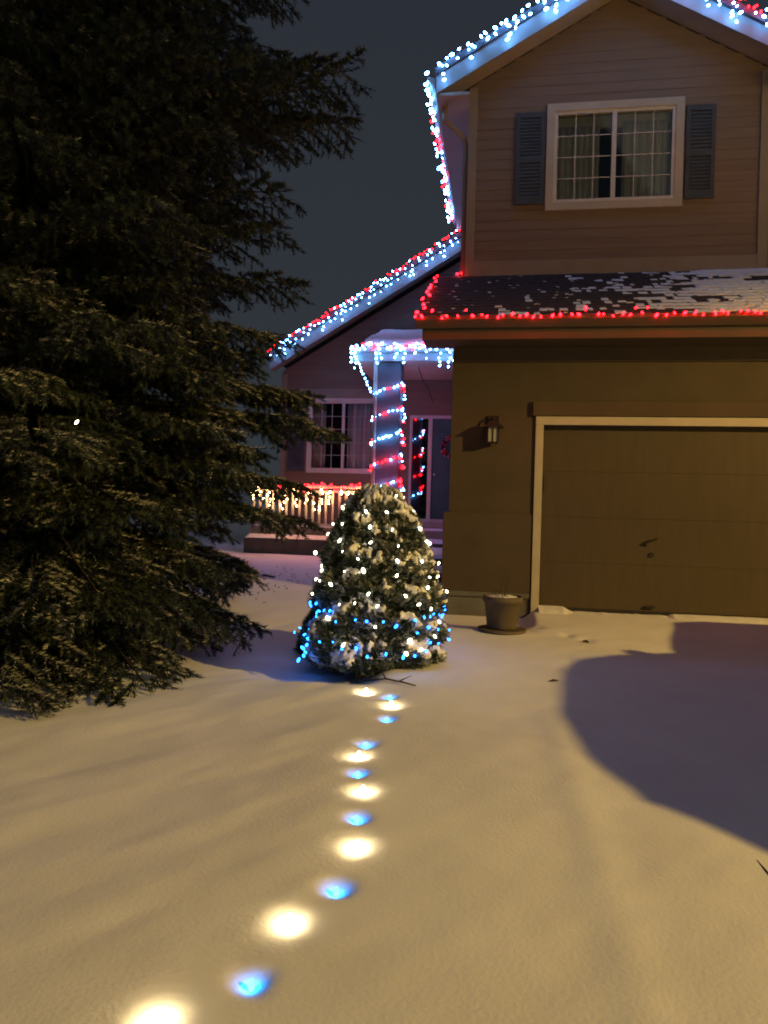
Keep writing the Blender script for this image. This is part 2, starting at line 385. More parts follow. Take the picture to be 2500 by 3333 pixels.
# boxed left eave with gutter running back
MB().box(EXL + 0.005, UX0 - 0.005, YR + 0.031, 17.9, rz(EXL) - 0.25, rz(EXL) - 0.21).build('eave_soffit', M['trim_tan'], roof)
MB().box(UX1 + 0.025, EXR - 0.005, YR + 0.031, 17.9, rz(EXR) - 0.25, rz(EXR) - 0.21).build('eave_soffit', M['trim_tan'], roof)
MB().extr([(EXL - 0.02, rz(EXL) - 0.12), (EXL - 0.06, rz(EXL) - 0.10), (EXL - 0.12, rz(EXL) - 0.02), (EXL - 0.12, rz(EXL) + 0.005), (EXL - 0.105, rz(EXL) + 0.005), (EXL - 0.02, rz(EXL) - 0.03)][::-1], YR, 17.9).build('gutter', M['fascia'], roof)
MB().tube([(EXL + 0.10, YR + 0.35, rz(EXL) - 0.24), (EXL + 0.10, YR + 0.35, rz(EXL) - 0.42), (EXL + 0.2, YR + 0.38, rz(EXL) - 0.50), (UX0 - 0.10, YU + 0.05, rz(EXL) - 0.62), (UX0 - 0.055, YU + 0.07, rz(EXL) - 0.74), (UX0 - 0.05, YU + 0.07, 5.2), (UX0 - 0.05, YU + 0.07, 4.0)], 0.04, 8).build('downspout', M['trim_tan'], house)

# --- skirt roof over the garage
SE_Y, SE_Z, SK = 8.15, 3.60, (4.78 - 3.60) / (YU - 8.15)
SX0, SX1 = -0.98, 6.4
sk = MB().extrx([(SE_Y, SE_Z - 0.04), (YU, SE_Z + SK * (YU - SE_Y) - 0.04), (YU, SE_Z + SK * (YU - SE_Y)), (SE_Y, SE_Z)], SX0, SX1)
skirt = sk.build('garage_roof', M['shingle'], house)
slope_len = math.hypot(YU - SE_Y, SK * (YU - SE_Y)); rows = 15; ex = slope_len / rows
du = Vector((0, (YU - SE_Y) / slope_len, SK * (YU - SE_Y) / slope_len)); dn = Vector((0, -du.z, du.y))
def on_roof(x, s, n): return Vector((x, SE_Y, SE_Z)) + du * s + dn * n
shw = 0.30
def shingle_mesh(w):
    mb = MB(); p = []
    for (x, s, n) in ((0.003, -0.012, 0.0), (w - 0.003, -0.012, 0.0), (w - 0.003, ex + 0.03, 0.0), (0.003, ex + 0.03, 0.0), (0.003, -0.012, 0.017), (w - 0.003, -0.012, 0.017), (w - 0.003, ex + 0.03, 0.004), (0.003, ex + 0.03, 0.004)):
        q = du * s + dn * (n + 0.002); p.append((x, q.y, q.z))
    return mb.hexa(p).mesh('shingle', M['shingle'])
SHM = shingle_mesh(shw)
cnt = 0
for r in range(rows):
    off = (0.0, 0.13, 0.22, 0.07, 0.18)[r % 5]
    k = 0
    while True:
        x = SX0 - off + k * shw; k += 1
        if x > 4.0: break
        a = max(x, SX0)
        me = SHM if a == x else shingle_mesh(x + shw - a)
        if x + shw - a < 0.05: continue
        o = bpy.data.objects.new('shingle', me); COL.objects.link(o); q = on_roof(a, r * ex, 0.0012 * (r % 2)); o.location = q; child(o, skirt); cnt += 1
# snow lying in shingle-wide slabs, thin at the left, closed at the right
sn = MB()
for r in range(rows):
    x = SX0 + 0.02 + rnd.random() * 0.1
    while x < SX1 - 0.05:
        w = rnd.uniform(0.03, 0.10)
        xm = x + w / 2
        cov = fbm(np.array([xm * 1.6]), np.array([r * 0.55]), 21)[0] * 1.5 + (vn(np.array([xm * 5.0]), np.array([r * 1.3]), 25)[0] - 0.5) * 0.75 + rnd.uniform(-0.34, 0.34) + (xm - 1.50) * 0.36 - 0.12 * (r > 8) + 0.22 * (r < 3) * (xm > -0.1) - 0.18
        if cov > 0.52 or (rnd.random() < 0.10 and xm < 0.9):
            small = cov <= 0.52
            s0 = r * ex + rnd.uniform(0.0, 0.02) + (ex * rnd.uniform(0.2, 0.5) if (cov < 0.80 and rnd.random() < 0.3) else 0); s1 = ((r + 1) * ex + 0.004 if (cov > 0.72 or rnd.random() < 0.45) else s0 + ex * rnd.uniform(0.35, 0.8)) if not small else s0 + rnd.uniform(0.03, 0.06)
            ww = w if not small else 0.03
            th = 0.018 + 0.006 * rnd.random() + max(0, min(0.02, (xm - 2) * 0.012))
            j1, j2 = rnd.uniform(-.018, .018), rnd.uniform(-.018, .018)
            p = [on_roof(x - 0.012, s0 + j1, 0.012), on_roof(x + ww + 0.012, s0 + j2, 0.012), on_roof(x + ww + 0.004, s1 + j2, 0.006), on_roof(x - 0.004, s1 + j1, 0.006)]
            t = [on_roof(x - 0.002, s0 + j1 + 0.012, th), on_roof(x + ww + 0.002, s0 + j2 + 0.012, th), on_roof(x + ww + 0.002, s1 + j2, th * 0.8), on_roof(x - 0.002, s1 + j1, th * 0.8)]
            sn.hexa([tuple(q) for q in p + t])
        x += w
prop(sn.build('roof_snow', M['snow_fine'], skirt), kind='stuff')
MB().extrx([(SE_Y - 0.005, SE_Z - 0.24), (SE_Y + 0.02, SE_Z - 0.24), (SE_Y + 0.02, SE_Z - 0.03), (SE_Y - 0.005, SE_Z - 0.03)], SX0 + 0.09, SX1).build('fascia_board', M['eave'], skirt)
MB().extrx([(SE_Y - 0.006, SE_Z - 0.125), (SE_Y - 0.05, SE_Z - 0.125), (SE_Y - 0.115, SE_Z - 0.05), (SE_Y - 0.115, SE_Z - 0.01), (SE_Y - 0.095, SE_Z - 0.01), (SE_Y - 0.006, SE_Z - 0.04)], SX0 + 0.0, SX1).build('gutter', M['eave'], skirt)
MB().box(SX0 + 0.09, SX1, SE_Y + 0.021, YG - 0.002, SE_Z - 0.24, SE_Z - 0.215).build('soffit', M['eave'], skirt)
MB().extrx([(SE_Y + 0.0, SE_Z - 0.24), (YG + 0.02, SE_Z - 0.24), (YG + 0.02, SE_Z + SK * 0.47 - 0.16), (YU, 4.62), (YU, 4.735), (SE_Y + 0.0, SE_Z - 0.05)], SX0 + 0.065, SX0 + 0.089).build('rake_end', M['eave'], skirt)
MB().box(SX0 + 0.09, HX - 0.002, YG - 0.001, YG + 0.019, SE_Z - 0.24, SE_Z + 0.05).build('return_board', M['eave'], skirt)

# --- garage front
DX0, DX1, DZ0, DZ1 = 0.45, 5.33, 0.372, 2.48
gw = MB(); gw.box(HX, DX0, YG, YG + 0.2, 0.0, 3.36); gw.box(DX1, 6.2, YG, YG + 0.2, 0.0, 3.36); gw.box(DX0, DX1, YG, YG + 0.2, DZ1, 3.36)
gw = gw.build('garage_wall', M['stucco'], house)
MB().box(HX, HX + 0.2, YG + 0.201, YD + 2, 0.0, 3.9).build('garage_side_wall', M['stucco'], house)
MB().box(6.0, 6.2, YG + 0.201, YD + 2, 0.0, 3.9).build('garage_side_wall', M['stucco'], house)
MB().box(HX - 0.06, 0.34, YG - 0.05, YG - 0.001, 0.56, 1.46).build('wainscot_panel', M['stucco'], gw, bevel=0.004)
MB().box(HX - 0.05, 0.34, YG - 0.04, YG - 0.001, 0.50, 0.558).build('wainscot_base', M['concrete'], gw)
MB().box(HX + 0.01, 0.30, YG - 0.012, YG - 0.001, 0.0, 0.499).build('foundation', M['concrete'], gw)
MB().box(HX + 0.002, SX1 - 0.3, YG - 0.03, YG - 0.001, 3.20, 3.358).build('frieze_board', M['eave'], gw)
MB().box(0.325, 5.5, YG - 0.045, YG - 0.001, 2.582, 2.745).build('header_board', M['stucco'], gw, bevel=0.003)
t = MB(); t.box(0.362, DX0, YG - 0.028, YG + 0.10, 0.34, DZ1); t.box(0.362, DX1 + 0.09, YG - 0.03, YG + 0.10, DZ1 + 0.0005, DZ1 + 0.095); t.box(DX1, DX1 + 0.088, YG - 0.028, YG + 0.10, 0.34, DZ1)
t.build('door_casing', M['trim'], gw, bevel=0.004)
MB().box(0.452, 0.475, YG + 0.03, YG + 0.08, 1.72, 1.92).build('sensor_box', M['black_metal'], gw)
gd = MB().box(DX0 + 0.002, DX1 - 0.002, YG + 0.13, YG + 0.16, DZ0 + 0.03, DZ1 + 0.02).build('garage_door', M['dark'], house)
sh = (DZ1 - DZ0 - 0.03) / 4
for r in range(4):
    z0 = DZ0 + 0.03 + r * sh
    MB().box(DX0 + 0.004, DX1 - 0.004, YG + 0.085, YG + 0.129, z0 + 0.0008, z0 + sh - 0.0008).build('door_section', M['door_paint'], gd, bevel=0.0015)
hz = 1.17
MB().tube([(1.62, YG + 0.084, hz - 0.03), (1.61, YG + 0.05, hz + 0.0), (1.66, YG + 0.045, hz + 0.03), (1.73, YG + 0.05, hz + 0.05), (1.74, YG + 0.084, hz + 0.05)], 0.011, 6).build('lock_handle', M['black_metal'], gd)
MB().lathe([(0.03, 0), (0.03, 0.01)], (0, 0, 0), 12).build('lock_plate', M['black_metal'], None)
lp = bpy.data.objects['lock_plate']; lp.rotation_euler = (math.radians(90), 0, 0); lp.location = (1.68, YG + 0.0845, hz - 0.13); child(lp, gd)
MB().box(1.63, 1.73, YG + 0.05, YG + 0.0845, 0.44, 0.465).build('lift_handle', M['black_metal'], gd)
MB().box(DX0 + 0.003, DX1 - 0.003, YG + 0.075, YG + 0.15, DZ0 - 0.03, DZ0 + 0.031).build('bottom_seal', M['black_metal'], gd)
# snow blown against the sill
V = []; n = 90
dr = MB()
prev = None
for i in range(n + 1):
    x = DX0 - 0.0 + (DX1 - DX0) * i / n
    hh = 0.022 + 0.030 * fbm(np.array([x * 2.1]), np.array([0.3]), 31)[0] + (0.03 if x < 0.75 else 0)
    if 0.78 < x < 1.9: hh = 0.004 + 0.008 * rnd.random()
    cur = [(x, YG - 0.13 - 0.03 * rnd.random(), gh(x, YG - 0.15) - 0.004), (x, YG + 0.02, gh(x, YG) + hh), (x, YG + 0.078, gh(x, YG) + hh * 0.8)]
    if prev: b = len(dr.v); dr.v += prev + cur; dr.f += [(b, b + 3, b + 4, b + 1), (b + 1, b + 4, b + 5, b + 2)]
    prev = cur
prop(dr.build('drifted_snow', M['snow_fine'], None, smooth=True), 'thin ridge of blown snow along the garage door sill', 'snow', kind='stuff')

# --- left gable section with porch
GX0, GX1 = -4.72, HX
GP = 0.607
def gz_(x): return 6.72 + GP * (x + 0.93)     # underside line of the left rake
pw = (-4.15, -2.58, 2.19, 3.78)
lw = wall_with_hole(YD, YD + 0.12, GX0, -2.06, 0.5, 4.15, (pw[0] + 0.04, pw[1] - 0.04, pw[2] + 0.04, pw[3] - 0.04))
lw.extr([(GX0, 4.15), (GX1, 4.15), (GX1, gz_(GX1) - 0.05), (GX0, max(4.16, gz_(GX0) - 0.05))], YD, YD + 0.12)
lw = lw.build('front_wall', M['siding'], house)
siding(lw, YD, 1.10, 6.8, lambda z: (max(GX0 + 0.02, -0.93 + (z + 0.06 - 6.72) / GP), HX - 0.001), [(pw[0], pw[1], pw[2], pw[3]), (-2.06, 0, 0, 3.62)], 0.16)
MB().box(GX0 - 0.02, GX0 + 0.1, YD - 0.03, YD, 0.5, 4.3).build('corner_board', M['trim_tan'], lw)
MB().box(-4.34, -2.38, YD - 0.024, YD - 0.019, 3.785, 3.98).build('window_header_board', M['trim_tan'], lw)
make_window(*pw, YD - 0.0, 0.06, house, 3, 5, 'vinyl')
rm = MB(); rm.box(-4.4, -2.3, 16.6, 16.65, 1.9, 4.0); rm.box(-4.45, -4.4, YD + 0.13, 16.65, 1.9, 4.0); rm.box(-2.3, -2.25, YD + 0.13, 16.65, 1.9, 4.0)
rm.box(-4.4, -2.3, YD + 0.13, 16.6, 1.85, 1.9); rm.box(-4.4, -2.3, YD + 0.13, 16.6, 4.0, 4.05)
rm.build('room_shell', M['dark'], house)
curtain(-3.32, -2.66, YD + 0.22, 2.22, 3.74, 'sheer curtain in right half of the porch window', 6, 0.0)
curtain(-4.10, -3.80, YD + 0.22, 2.22, 3.74, 'sheer curtain at left edge of the porch window', 3, 1.0)
shutter(-4.56, -4.20, 2.22, 3.76, YD, house)
# left roof
YLR = 15.05
def lz(x): return 6.91 + 0.10 + GP * (x + 0.93)
ex0 = -4.92
lr = MB().extr([(ex0, lz(ex0)), (HX + 0.6, lz(HX + 0.6)), (HX + 0.6, lz(HX + 0.6) + 0.11), (ex0 - 0.02, lz(ex0) + 0.11)], YLR - 0.05, 19.0).build('porch_gable_roof', M['shingle'], house)
MB().extr([(ex0, lz(ex0) - 0.27), (UX0 - 0.003, lz(UX0) - 0.27), (UX0 - 0.003, lz(UX0) - 0.002), (ex0, lz(ex0) - 0.002)], YLR, YLR + 0.03).build('rake_board', M['fascia'], lr)
MB().extr([(ex0, lz(ex0) - 0.24), (UX0 - 0.003, lz(UX0) - 0.24), (UX0 - 0.003, lz(UX0) - 0.225), (ex0, lz(ex0) - 0.225)], YLR + 0.031, YD - 0.02).build('soffit', M['trim_tan'], lr)

# entry: door, sidelight, frame
EZ0, EZ1 = 1.27, 3.38
ew = MB(); ew.box(-2.06, -1.935, YD, YD + 0.12, 0.5, 4.15); ew.box(-1.935, HX, YD, YD + 0.12, EZ1 + 0.05, 4.15); ew.box(-1.935, HX, YD, YD + 0.12, 0.5, 1.10)
ew.build('entry_wall', M['siding'], house)
ed = MB(); ed.box(-1.935, -1.885, YD - 0.03, YD + 0.10, EZ0 - 0.05, EZ1 + 0.05); ed.box(-1.885, HX - 0.01, YD - 0.031, YD + 0.10, EZ1 - 0.01, EZ1 + 0.05)
ed.box(-1.545, -1.465, YD - 0.029, YD + 0.10, EZ0, EZ1 - 0.0105); ed.box(-1.885, -0.62, YD - 0.06, YD + 0.10, EZ0 - 0.06, EZ0 - 0.001)
ed = ed.build('entry_frame', M['vinyl'], house)
MB().box(-1.884, -1.546, YD + 0.03, YD + 0.04, EZ0, EZ1 - 0.011).build('sidelight_pane', M['glass_dark'], ed)
MB().box(-1.885, -1.545, YD + 0.5, YD + 0.52, EZ0, EZ1).build('hall_wall', M['dark'], ed)
fd = MB().box(-1.463, -0.63, YD + 0.02, YD + 0.07, EZ0, EZ1 - 0.012).build('front_door', M['green_door'], house, bevel=0.004)
for z0, z1 in ((1.45, 1.95), (2.1, 3.2)):
    for x0, x1 in ((-1.36, -1.10), (-1.0, -0.74)):
        MB().box(x0, x1, YD + 0.012, YD + 0.0195, z0, z1).build('door_panel', M['green_door'], fd, bevel=0.006)
MB().lathe([(0.001, 0), (0.022, 0.004), (0.026, 0.02), (0.018, 0.036), (0.010, 0.045), (0.010, 0.07)], (0, 0, 0), 12).build('door_knob', M['vinyl'], None)
dk = bpy.data.objects['door_knob']; dk.rotation_euler = (math.radians(-90), 0, 0); dk.location = (-1.405, YD - 0.05, 2.2); child(dk, fd)
# wall below the door up to the deck
MB().box(-1.935, HX - 0.005, YD - 0.05, YD - 0.001, 1.09, EZ0 - 0.062).build('door_riser', M['trim'], house)
# porch: deck, ledge, ceiling, beam, shed roof with snow
MB().box(-4.80, HX - 0.004, 13.72, YD - 0.002, 0.3, 1.08).build('porch_deck', M['trim'], house)
MB().box(-4.80, HX - 0.004, 13.42, 13.718, 0.2, 0.86).build('porch_ledge', M['concrete'], house)
def snow_slab(x0, x1, y0, y1, z, th, seed, parent=house, lip=0.03, name='ledge_snow'):
    n = max(6, int((x1 - x0) / 0.06)); m = max(4, int((y1 - y0) / 0.08)); V = []; F = []
    for j in range(m + 1):
        for i in range(n + 1):
            s = i / n; t = j / m; x = x0 + (x1 - x0) * s; y = y0 + (y1 - y0) * t
            e = min(1.0, min(t, 1.0) * (y1 - y0) / 0.06 + 0.0, s * (x1 - x0) / 0.05 + 0.05, (1 - s) * (x1 - x0) / 0.05 + 0.05)
            hgt = th * (1 - (1 - min(1, e)) ** 2) * (0.75 + 0.5 * fbm(np.array([x * 2.5]), np.array([y * 2.5]), seed)[0])
            if j == 0: y -= lip * (0.4 + 0.8 * vn(np.array([x * 6]), np.array([1.0]), seed)[0]); hgt = -0.012
            V.append((x, y, (z(y) if callable(z) else z) + hgt + 0.004))
    for j in range(m):
        for i in range(n):
            a = j * (n + 1) + i; F.append((a, a + 1, a + n + 2, a + n + 1))
    return prop(npmesh(name, np.array(V), np.array(F), M['snow_fine'], parent, True), kind='stuff')
snow_slab(-4.78, HX - 0.01, 13.42, 13.715, 0.86, 0.06, 41)
snow_slab(-4.78, -0.62, 13.73, 14.5, 1.08, 0.015, 42)
for (y0, y1, z) in ((11.30, 13.40, 0.735), (10.60, 11.295, 0.575)):
    MB().box(-1.95, HX - 0.07, y0, y1, 0.2, z).build('walk_step', M['concrete'], house)
    snow_slab(-1.95, HX - 0.075, y0, y1 - 0.005, z, 0.05, 43 + int(z * 10), lip=0.02)
MB().box(-2.74, HX - 0.004, 13.44, YD - 0.03, 4.17, 4.20).build('porch_ceiling', M['trim'], house)
pr = MB().extrx([(13.36, 4.40), (YD - 0.002, 4.40 + 0.33 * 2.04), (YD - 0.002, 4.44 + 0.33 * 2.04), (13.36, 4.44)], -2.80, HX - 0.004).build('porch_roof', M['shingle'], house)
MB().box(-2.76, HX - 0.004, 13.38, 13.42, 4.17, 4.40).build('beam_board', M['fascia'], pr)
MB().box(-2.78, -2.745, 13.43, YD - 0.04, 4.17, 4.40).build('beam_board', M['fascia'], pr)
MB().extrx([(13.375, 4.32), (13.32, 4.33), (13.29, 4.385), (13.29, 4.41), (13.31, 4.41), (13.375, 4.38)], -2.82, HX - 0.004).build('gutter', M['fascia'], pr)
snow_slab(-2.62, HX - 0.006, 13.40, YD - 0.1, lambda y: 4.44 + 0.33 * (y - 13.36), 0.13, 47, pr, lip=0.02, name='roof_snow')
colm = MB().box(-2.37, -1.89, 13.45, 13.92, 1.08, 4.169).build('porch_column', M['column'], house, bevel=0.006)
MB().box(-2.41, -1.85, 13.421, 13.9, 1.081, 1.22).build('column_base', M['column'], colm)
MB().tube([(-2.34, 13.33, 4.33), (-2.34, 13.36, 4.2), (-2.35, 13.415, 4.05), (-2.35, 13.415, 1.4)], 0.034, 8).build('downspout', M['trim'], house)
# railing
rl = MB().box(-4.75, -2.375, 13.60, 13.69, 1.82, 1.87).build('porch_railing', M['vinyl'], house, bevel=0.006)
MB().box(-4.75, -2.375, 13.62, 13.67, 1.735, 1.775).build('sub_rail', M['vinyl'], rl)
MB().box(-4.75, -2.375, 13.615, 13.675, 1.10, 1.145).build('bottom_rail', M['vinyl'], rl)
bm_ = MB().box(-0.019, 0.019, -0.019, 0.019, 0, 0.588).mesh('baluster', M['vinyl'])
x = -2.50
while x > -4.72:
    o = bpy.data.objects.new('baluster', bm_); COL.objects.link(o); o.location = (x, 13.645, 1.146); child(o, rl); x -= 0.129

# ------------------------------------------------------------------ things on the house
lan = empty('wall_lantern', (-0.12, YG, 2.25), 'small dark wall lantern with pale panes beside the garage door', 'lantern')
bx, bz = -0.115, 2.33
MB().box(bx - 0.075, bx + 0.075, YG - 0.022, YG - 0.001, bz + 0.07, bz + 0.25).build('back_plate', M['black_metal'], lan, bevel=0.008)
MB().tube([(bx, YG - 0.02, bz + 0.20), (bx, YG - 0.09, bz + 0.23), (bx, YG - 0.12, bz + 0.17)], 0.012, 6).build('arm', M['black_metal'], lan)
MB().add([(bx - 0.115, YG - 0.21, bz + 0.10), (bx + 0.115, YG - 0.21, bz + 0.10), (bx + 0.115, YG - 0.03, bz + 0.10), (bx - 0.115, YG - 0.03, bz + 0.10), (bx - 0.03, YG - 0.16, bz + 0.18), (bx + 0.03, YG - 0.16, bz + 0.18), (bx + 0.03, YG - 0.12, bz + 0.18), (bx - 0.03, YG - 0.12, bz + 0.18)],
         [(0, 3, 2, 1), (4, 5, 6, 7), (0, 1, 5, 4), (1, 2, 6, 5), (2, 3, 7, 6), (3, 0, 4, 7)]).build('roof_cap', M['black_metal'], lan)
MB().box(bx - 0.052, bx + 0.052, YG - 0.172, YG - 0.068, bz - 0.06, bz + 0.10).build('lamp_glass', M['frosted'], lan)
for sx in (-0.056, 0.0, 0.056):
    for sy in ((YG - 0.176, YG - 0.064) if sx else (YG - 0.176,)):
        MB().box(bx + sx - 0.006, bx + sx + 0.006, sy - 0.006, sy + 0.006, bz - 0.06, bz + 0.10).build('bar', M['black_metal'], lan)
MB().box(bx - 0.062, bx + 0.062, YG - 0.185, YG - 0.055, bz - 0.075, bz - 0.0605).build('base_cap', M['black_metal'], lan)

# wreath on the front door
wr = empty('wreath', (-1.03, YD - 0.02, 2.78), 'round wreath of red and silver baubles on the green front door', 'wreath')
cols = [mat('bauble_red', (0.45, 0.03, 0.05), 0.2, 0.05), mat('bauble_silver', (0.75, 0.72, 0.72), 0.15, 0.03, metal=0.9), mat('bauble_pink', (0.5, 0.22, 0.24), 0.25, 0.05)]
ring = [(-1.03 + 0.20 * math.cos(a), YD + 0.0, 2.78 + 0.20 * math.sin(a)) for a in np.linspace(0, 2 * math.pi, 33)]
MB().tube(ring, 0.035, 7).build('wreath_ring', M['needle_core'], wr)
bms = []
for c in cols:
    bms.append(MB().lathe([(0.001, -1), (0.5, -0.87), (0.87, -0.5), (1, 0), (0.87, 0.5), (0.5, 0.87), (0.001, 1)], (0, 0, 0), 10).mesh('bauble', c, True))
for i in range(64):
    a = rnd.uniform(0, 2 * math.pi); r = 0.20 + rnd.gauss(0, 0.035)
    o = bpy.data.objects.new('bauble', rnd.choice([bms[0], bms[0], bms[1], bms[2]])); COL.objects.link(o)
    o.location = (-1.03 + r * math.cos(a), YD - 0.035 - rnd.random() * 0.03, 2.78 + r * math.sin(a)); s = rnd.uniform(0.018, 0.032); o.scale = (s, s, s); child(o, wr)
prop(MB().tube([(-1.62, 13.9, 4.16), (-1.55, 14.0, 3.95), (-1.44, 14.15, 3.78), (-1.36, 14.25, 3.55)], 0.010, 6).build('hanging_cord', M['black_metal']), 'thin dark cord hanging from the porch ceiling by the front door', 'cord')

# ------------------------------------------------------------------ light strings
bulb_prof = [(0.003, -0.019), (0.010, -0.012), (0.0132, 0.0), (0.0105, 0.013), (0.003, 0.023)]
BM = {}
for k in ('e_cool', 'e_red', 'e_warm', 'e_blue', 'e_tree', 'e_path', 'e_pathb'):
    BM[k] = MB().lathe(bulb_prof, (0, 0, 0), 6).mesh('bulb', M[k], True)

def string(name, label, pts, wire=True, r=0.004, extra_wires=()):
    """pts: [(position, material key, scale)] in order along the wire"""
    base = Vector(pts[0][0])
    t = empty(name, base, label, 'string lights', 'strings of christmas lights')
    mb = MB()
    if wire: mb.tube([p for p, k, s in pts], r, 4)
    for w in extra_wires: mb.tube(w, r, 4)
    if mb.v: mb.build('wire', M['wire'], t)
    for p, k, s in pts:
        if k is None: continue
        o = bpy.data.objects.new('bulb', BM[k]); COL.objects.link(o); o.location = p
        o.rotation_euler = (rnd.uniform(-1, 1), rnd.uniform(-1.2, 1.2), rnd.uniform(0, 6)); s *= rnd.uniform(0.8, 1.2); o.scale = (s, s, s); child(o, t)
    return t

def lerp(a, b, t): return Vector(a) + (Vector(b) - Vector(a)) * t
def J(s): return Vector((rnd.uniform(-s, s), rnd.uniform(-s, s), rnd.uniform(-s, s)))

# upper gable, left slope: a line along the shingle edge and loose icicle drops over the rake board
def rake_string(name, label, ax, bx_, zf, y, n_top, n_drop, red, sc, drop=0.26, redtop=True):
    pts = []; wires = []
    for i in range(n_top):
        x = ax + (bx_ - ax) * (i + 0.5 + rnd.uniform(-.3, .3)) / n_top
        isred = rnd.random() < red(x)
        pts.append((Vector((x, y - 0.02 - rnd.random() * 0.03, zf(x) + rnd.uniform(-0.02, 0.06))), 'e_red' if isred else 'e_cool', sc * (0.8 if isred else 1)))
    for i in range(n_drop):
        x = ax + (bx_ - ax) * (i + 0.5 + rnd.uniform(-.35, .35)) / n_drop
        k = rnd.choice([1, 2, 2, 3]); top = Vector((x, y - 0.03, zf(x))); w = [top]
        for q in range(k):
            p = Vector((x + rnd.uniform(-0.03, 0.03), y - 0.03 - rnd.random() * 0.02, zf(x) - 0.06 - (q + rnd.random() * 0.5) * drop / 3)); w.append(p)
            pts_drop.append((p, 'e_cool', sc * rnd.uniform(0.7, 1.15)))
        wires.append(w)
    return pts, wires
YLt = YR - 0.06
pts_drop = []
p, w = rake_string('', '', EXL, RX, lambda x: rz(x) + 0.09, YLt, 27, 20, lambda x: 0.05 if x < 0.3 else 0.4, 1.35)
t = string('string_lights', 'blue-white lights climbing the left slope of the upper gable', p, extra_wires=w)
def addbulbs(t, lst):
    for p, k, s in lst:
        o = bpy.data.objects.new('bulb', BM[k]); COL.objects.link(o); o.location = p
        o.rotation_euler = (rnd.uniform(-1, 1), rnd.uniform(-1.2, 1.2), rnd.uniform(0, 6)); o.scale = (s, s, s); child(o, t)
addbulbs(t, pts_drop); pts_drop = []
p, w = rake_string('', '', RX, EXR, lambda x: rz(x) + 0.09, YLt, 46, 16, lambda x: 0.72, 1.15)
t = string('string_lights', 'red and white lights running down the right slope of the upper gable', p, extra_wires=w)
addbulbs(t, pts_drop); pts_drop = []
# along the gutter of the upper storey, running back towards the porch gable
pts = []
n = 112
for i in range(n):
    y = YR + (15.2 - YR) * ((i + rnd.uniform(-.3, .3)) / n) ** 1.0
    q = rnd.random()
    pts.append((Vector((EXL - 0.12 + rnd.uniform(-0.06, 0.05), max(YR - 0.03, y), rz(EXL) + rnd.uniform(-0.16, 0.05))), 'e_red' if q < 0.24 and y > 11 else 'e_cool', 1.3 if y < 11.5 else 1.25))
string('string_lights', 'dense white and red lights along the upper left gutter against the sky', pts)
# left porch gable rake
p, w = rake_string('', '', -0.98, ex0 - 0.03, lambda x: lz(x) + 0.10, YLR - 0.07, 84, 34, lambda x: 0.55, 0.95, drop=0.32)
t = string('string_lights', 'red and white lights on the low sloping porch gable behind', p, extra_wires=w)
addbulbs(t, pts_drop); pts_drop = []
# red lights along the garage eave, up its left end
pts = [(on_roof(HX - 0.05, slope_len - 0.02, 0.05), 'e_red', 1), (on_roof(-0.70, slope_len - 0.06, 0.05), 'e_red', 1)]
for i in range(12): pts.append((on_roof(SX0 + rnd.uniform(-0.05, 0.05), slope_len * (1 - (i + rnd.uniform(-.2, .2)) / 12) - 0.05, 0.04 + rnd.uniform(-.02, .02)), 'e_red', 1.1))
xx = SX0
while xx < 4.3:
    z = rnd.choice([0.0, -0.01, 0.0, 0.01, -0.02, 0.0, -0.01, 0.01, 0.09])
    pts.append((Vector((xx, SE_Y - 0.148 - (0.0 if z < 0.05 else -0.11), SE_Z - 0.022 + z)), 'e_red', rnd.uniform(0.75, 1.0))); xx += rnd.choice([0.05, 0.07, 0.08, 0.10, 0.12])
string('string_lights', 'all-red lights along the garage eave and up its left end', pts)
# porch beam
pts = []; wires = []
for i in range(74):
    x = -2.80 + (HX + 0.0 + 2.80) * (i + rnd.uniform(-.4, .4)) / 74
    if rnd.random() < 0.12: x = rnd.uniform(-1.7, -1.3)
    pts.append((Vector((x, 13.27 - rnd.random() * 0.03, 4.40 + rnd.uniform(-0.05, 0.07))), 'e_red' if rnd.random() < 0.27 else 'e_cool', 1.15))
pts.sort(key=lambda q: q[0].x)
drops = []
for xd, k in ((-2.72, 4), (-2.78, 3), (-2.32, 3), (-2.25, 2), (-1.98, 2), (-1.82, 3), (-1.60, 1), (-1.40, 2), (-1.16, 4), (-0.98, 4), (-0.9, 3)):
    w = [Vector((xd, 13.28, 4.38))]
    for q in range(k):
        pnt = Vector((xd + rnd.uniform(-.03, .03), 13.28, 4.30 - 0.085 * q + rnd.uniform(-.02, .02))); w.append(pnt); drops.append((pnt, 'e_cool', rnd.uniform(0.9, 1.3)))
    wires.append(w)
t = string('string_lights', 'bright white and red icicle lights on the porch beam', pts, extra_wires=wires); addbulbs(t, drops)
# spiral round the porch column, hung from the beam's corner
pts = []
for i in range(11):
    q = i / 10; pts.append((lerp((-2.70, 13.27, 4.20), (-2.42, 13.40, 3.62), q) + J(0.015), 'e_red' if rnd.random() < 0.2 else 'e_cool', 1.05))
corners = [(-2.41, 13.39), (-1.85, 13.39), (-1.85, 13.96), (-2.41, 13.96)]
z = 3.52; dz = 0.44
per = [0.56, 0.57, 0.56, 0.57]
for turn in range(6):
    for s in range(4):
        n = 9 if s == 0 else 6
        rise = (0.26, -0.20, -0.28, -0.22)[s]
        for i in range(n):
            q = (i + 0.5) / n; a, b = corners[s], corners[(s + 1) % 4]
            pts.append((Vector((a[0] + (b[0] - a[0]) * q, a[1] + (b[1] - a[1]) * q, z + rise * q + 0.03 * math.sin(5 * q))) + J(0.018), 'e_red' if rnd.random() < 0.42 else 'e_cool', rnd.uniform(0.85, 1.2)))
        z += rise
    if z < 1.5: break
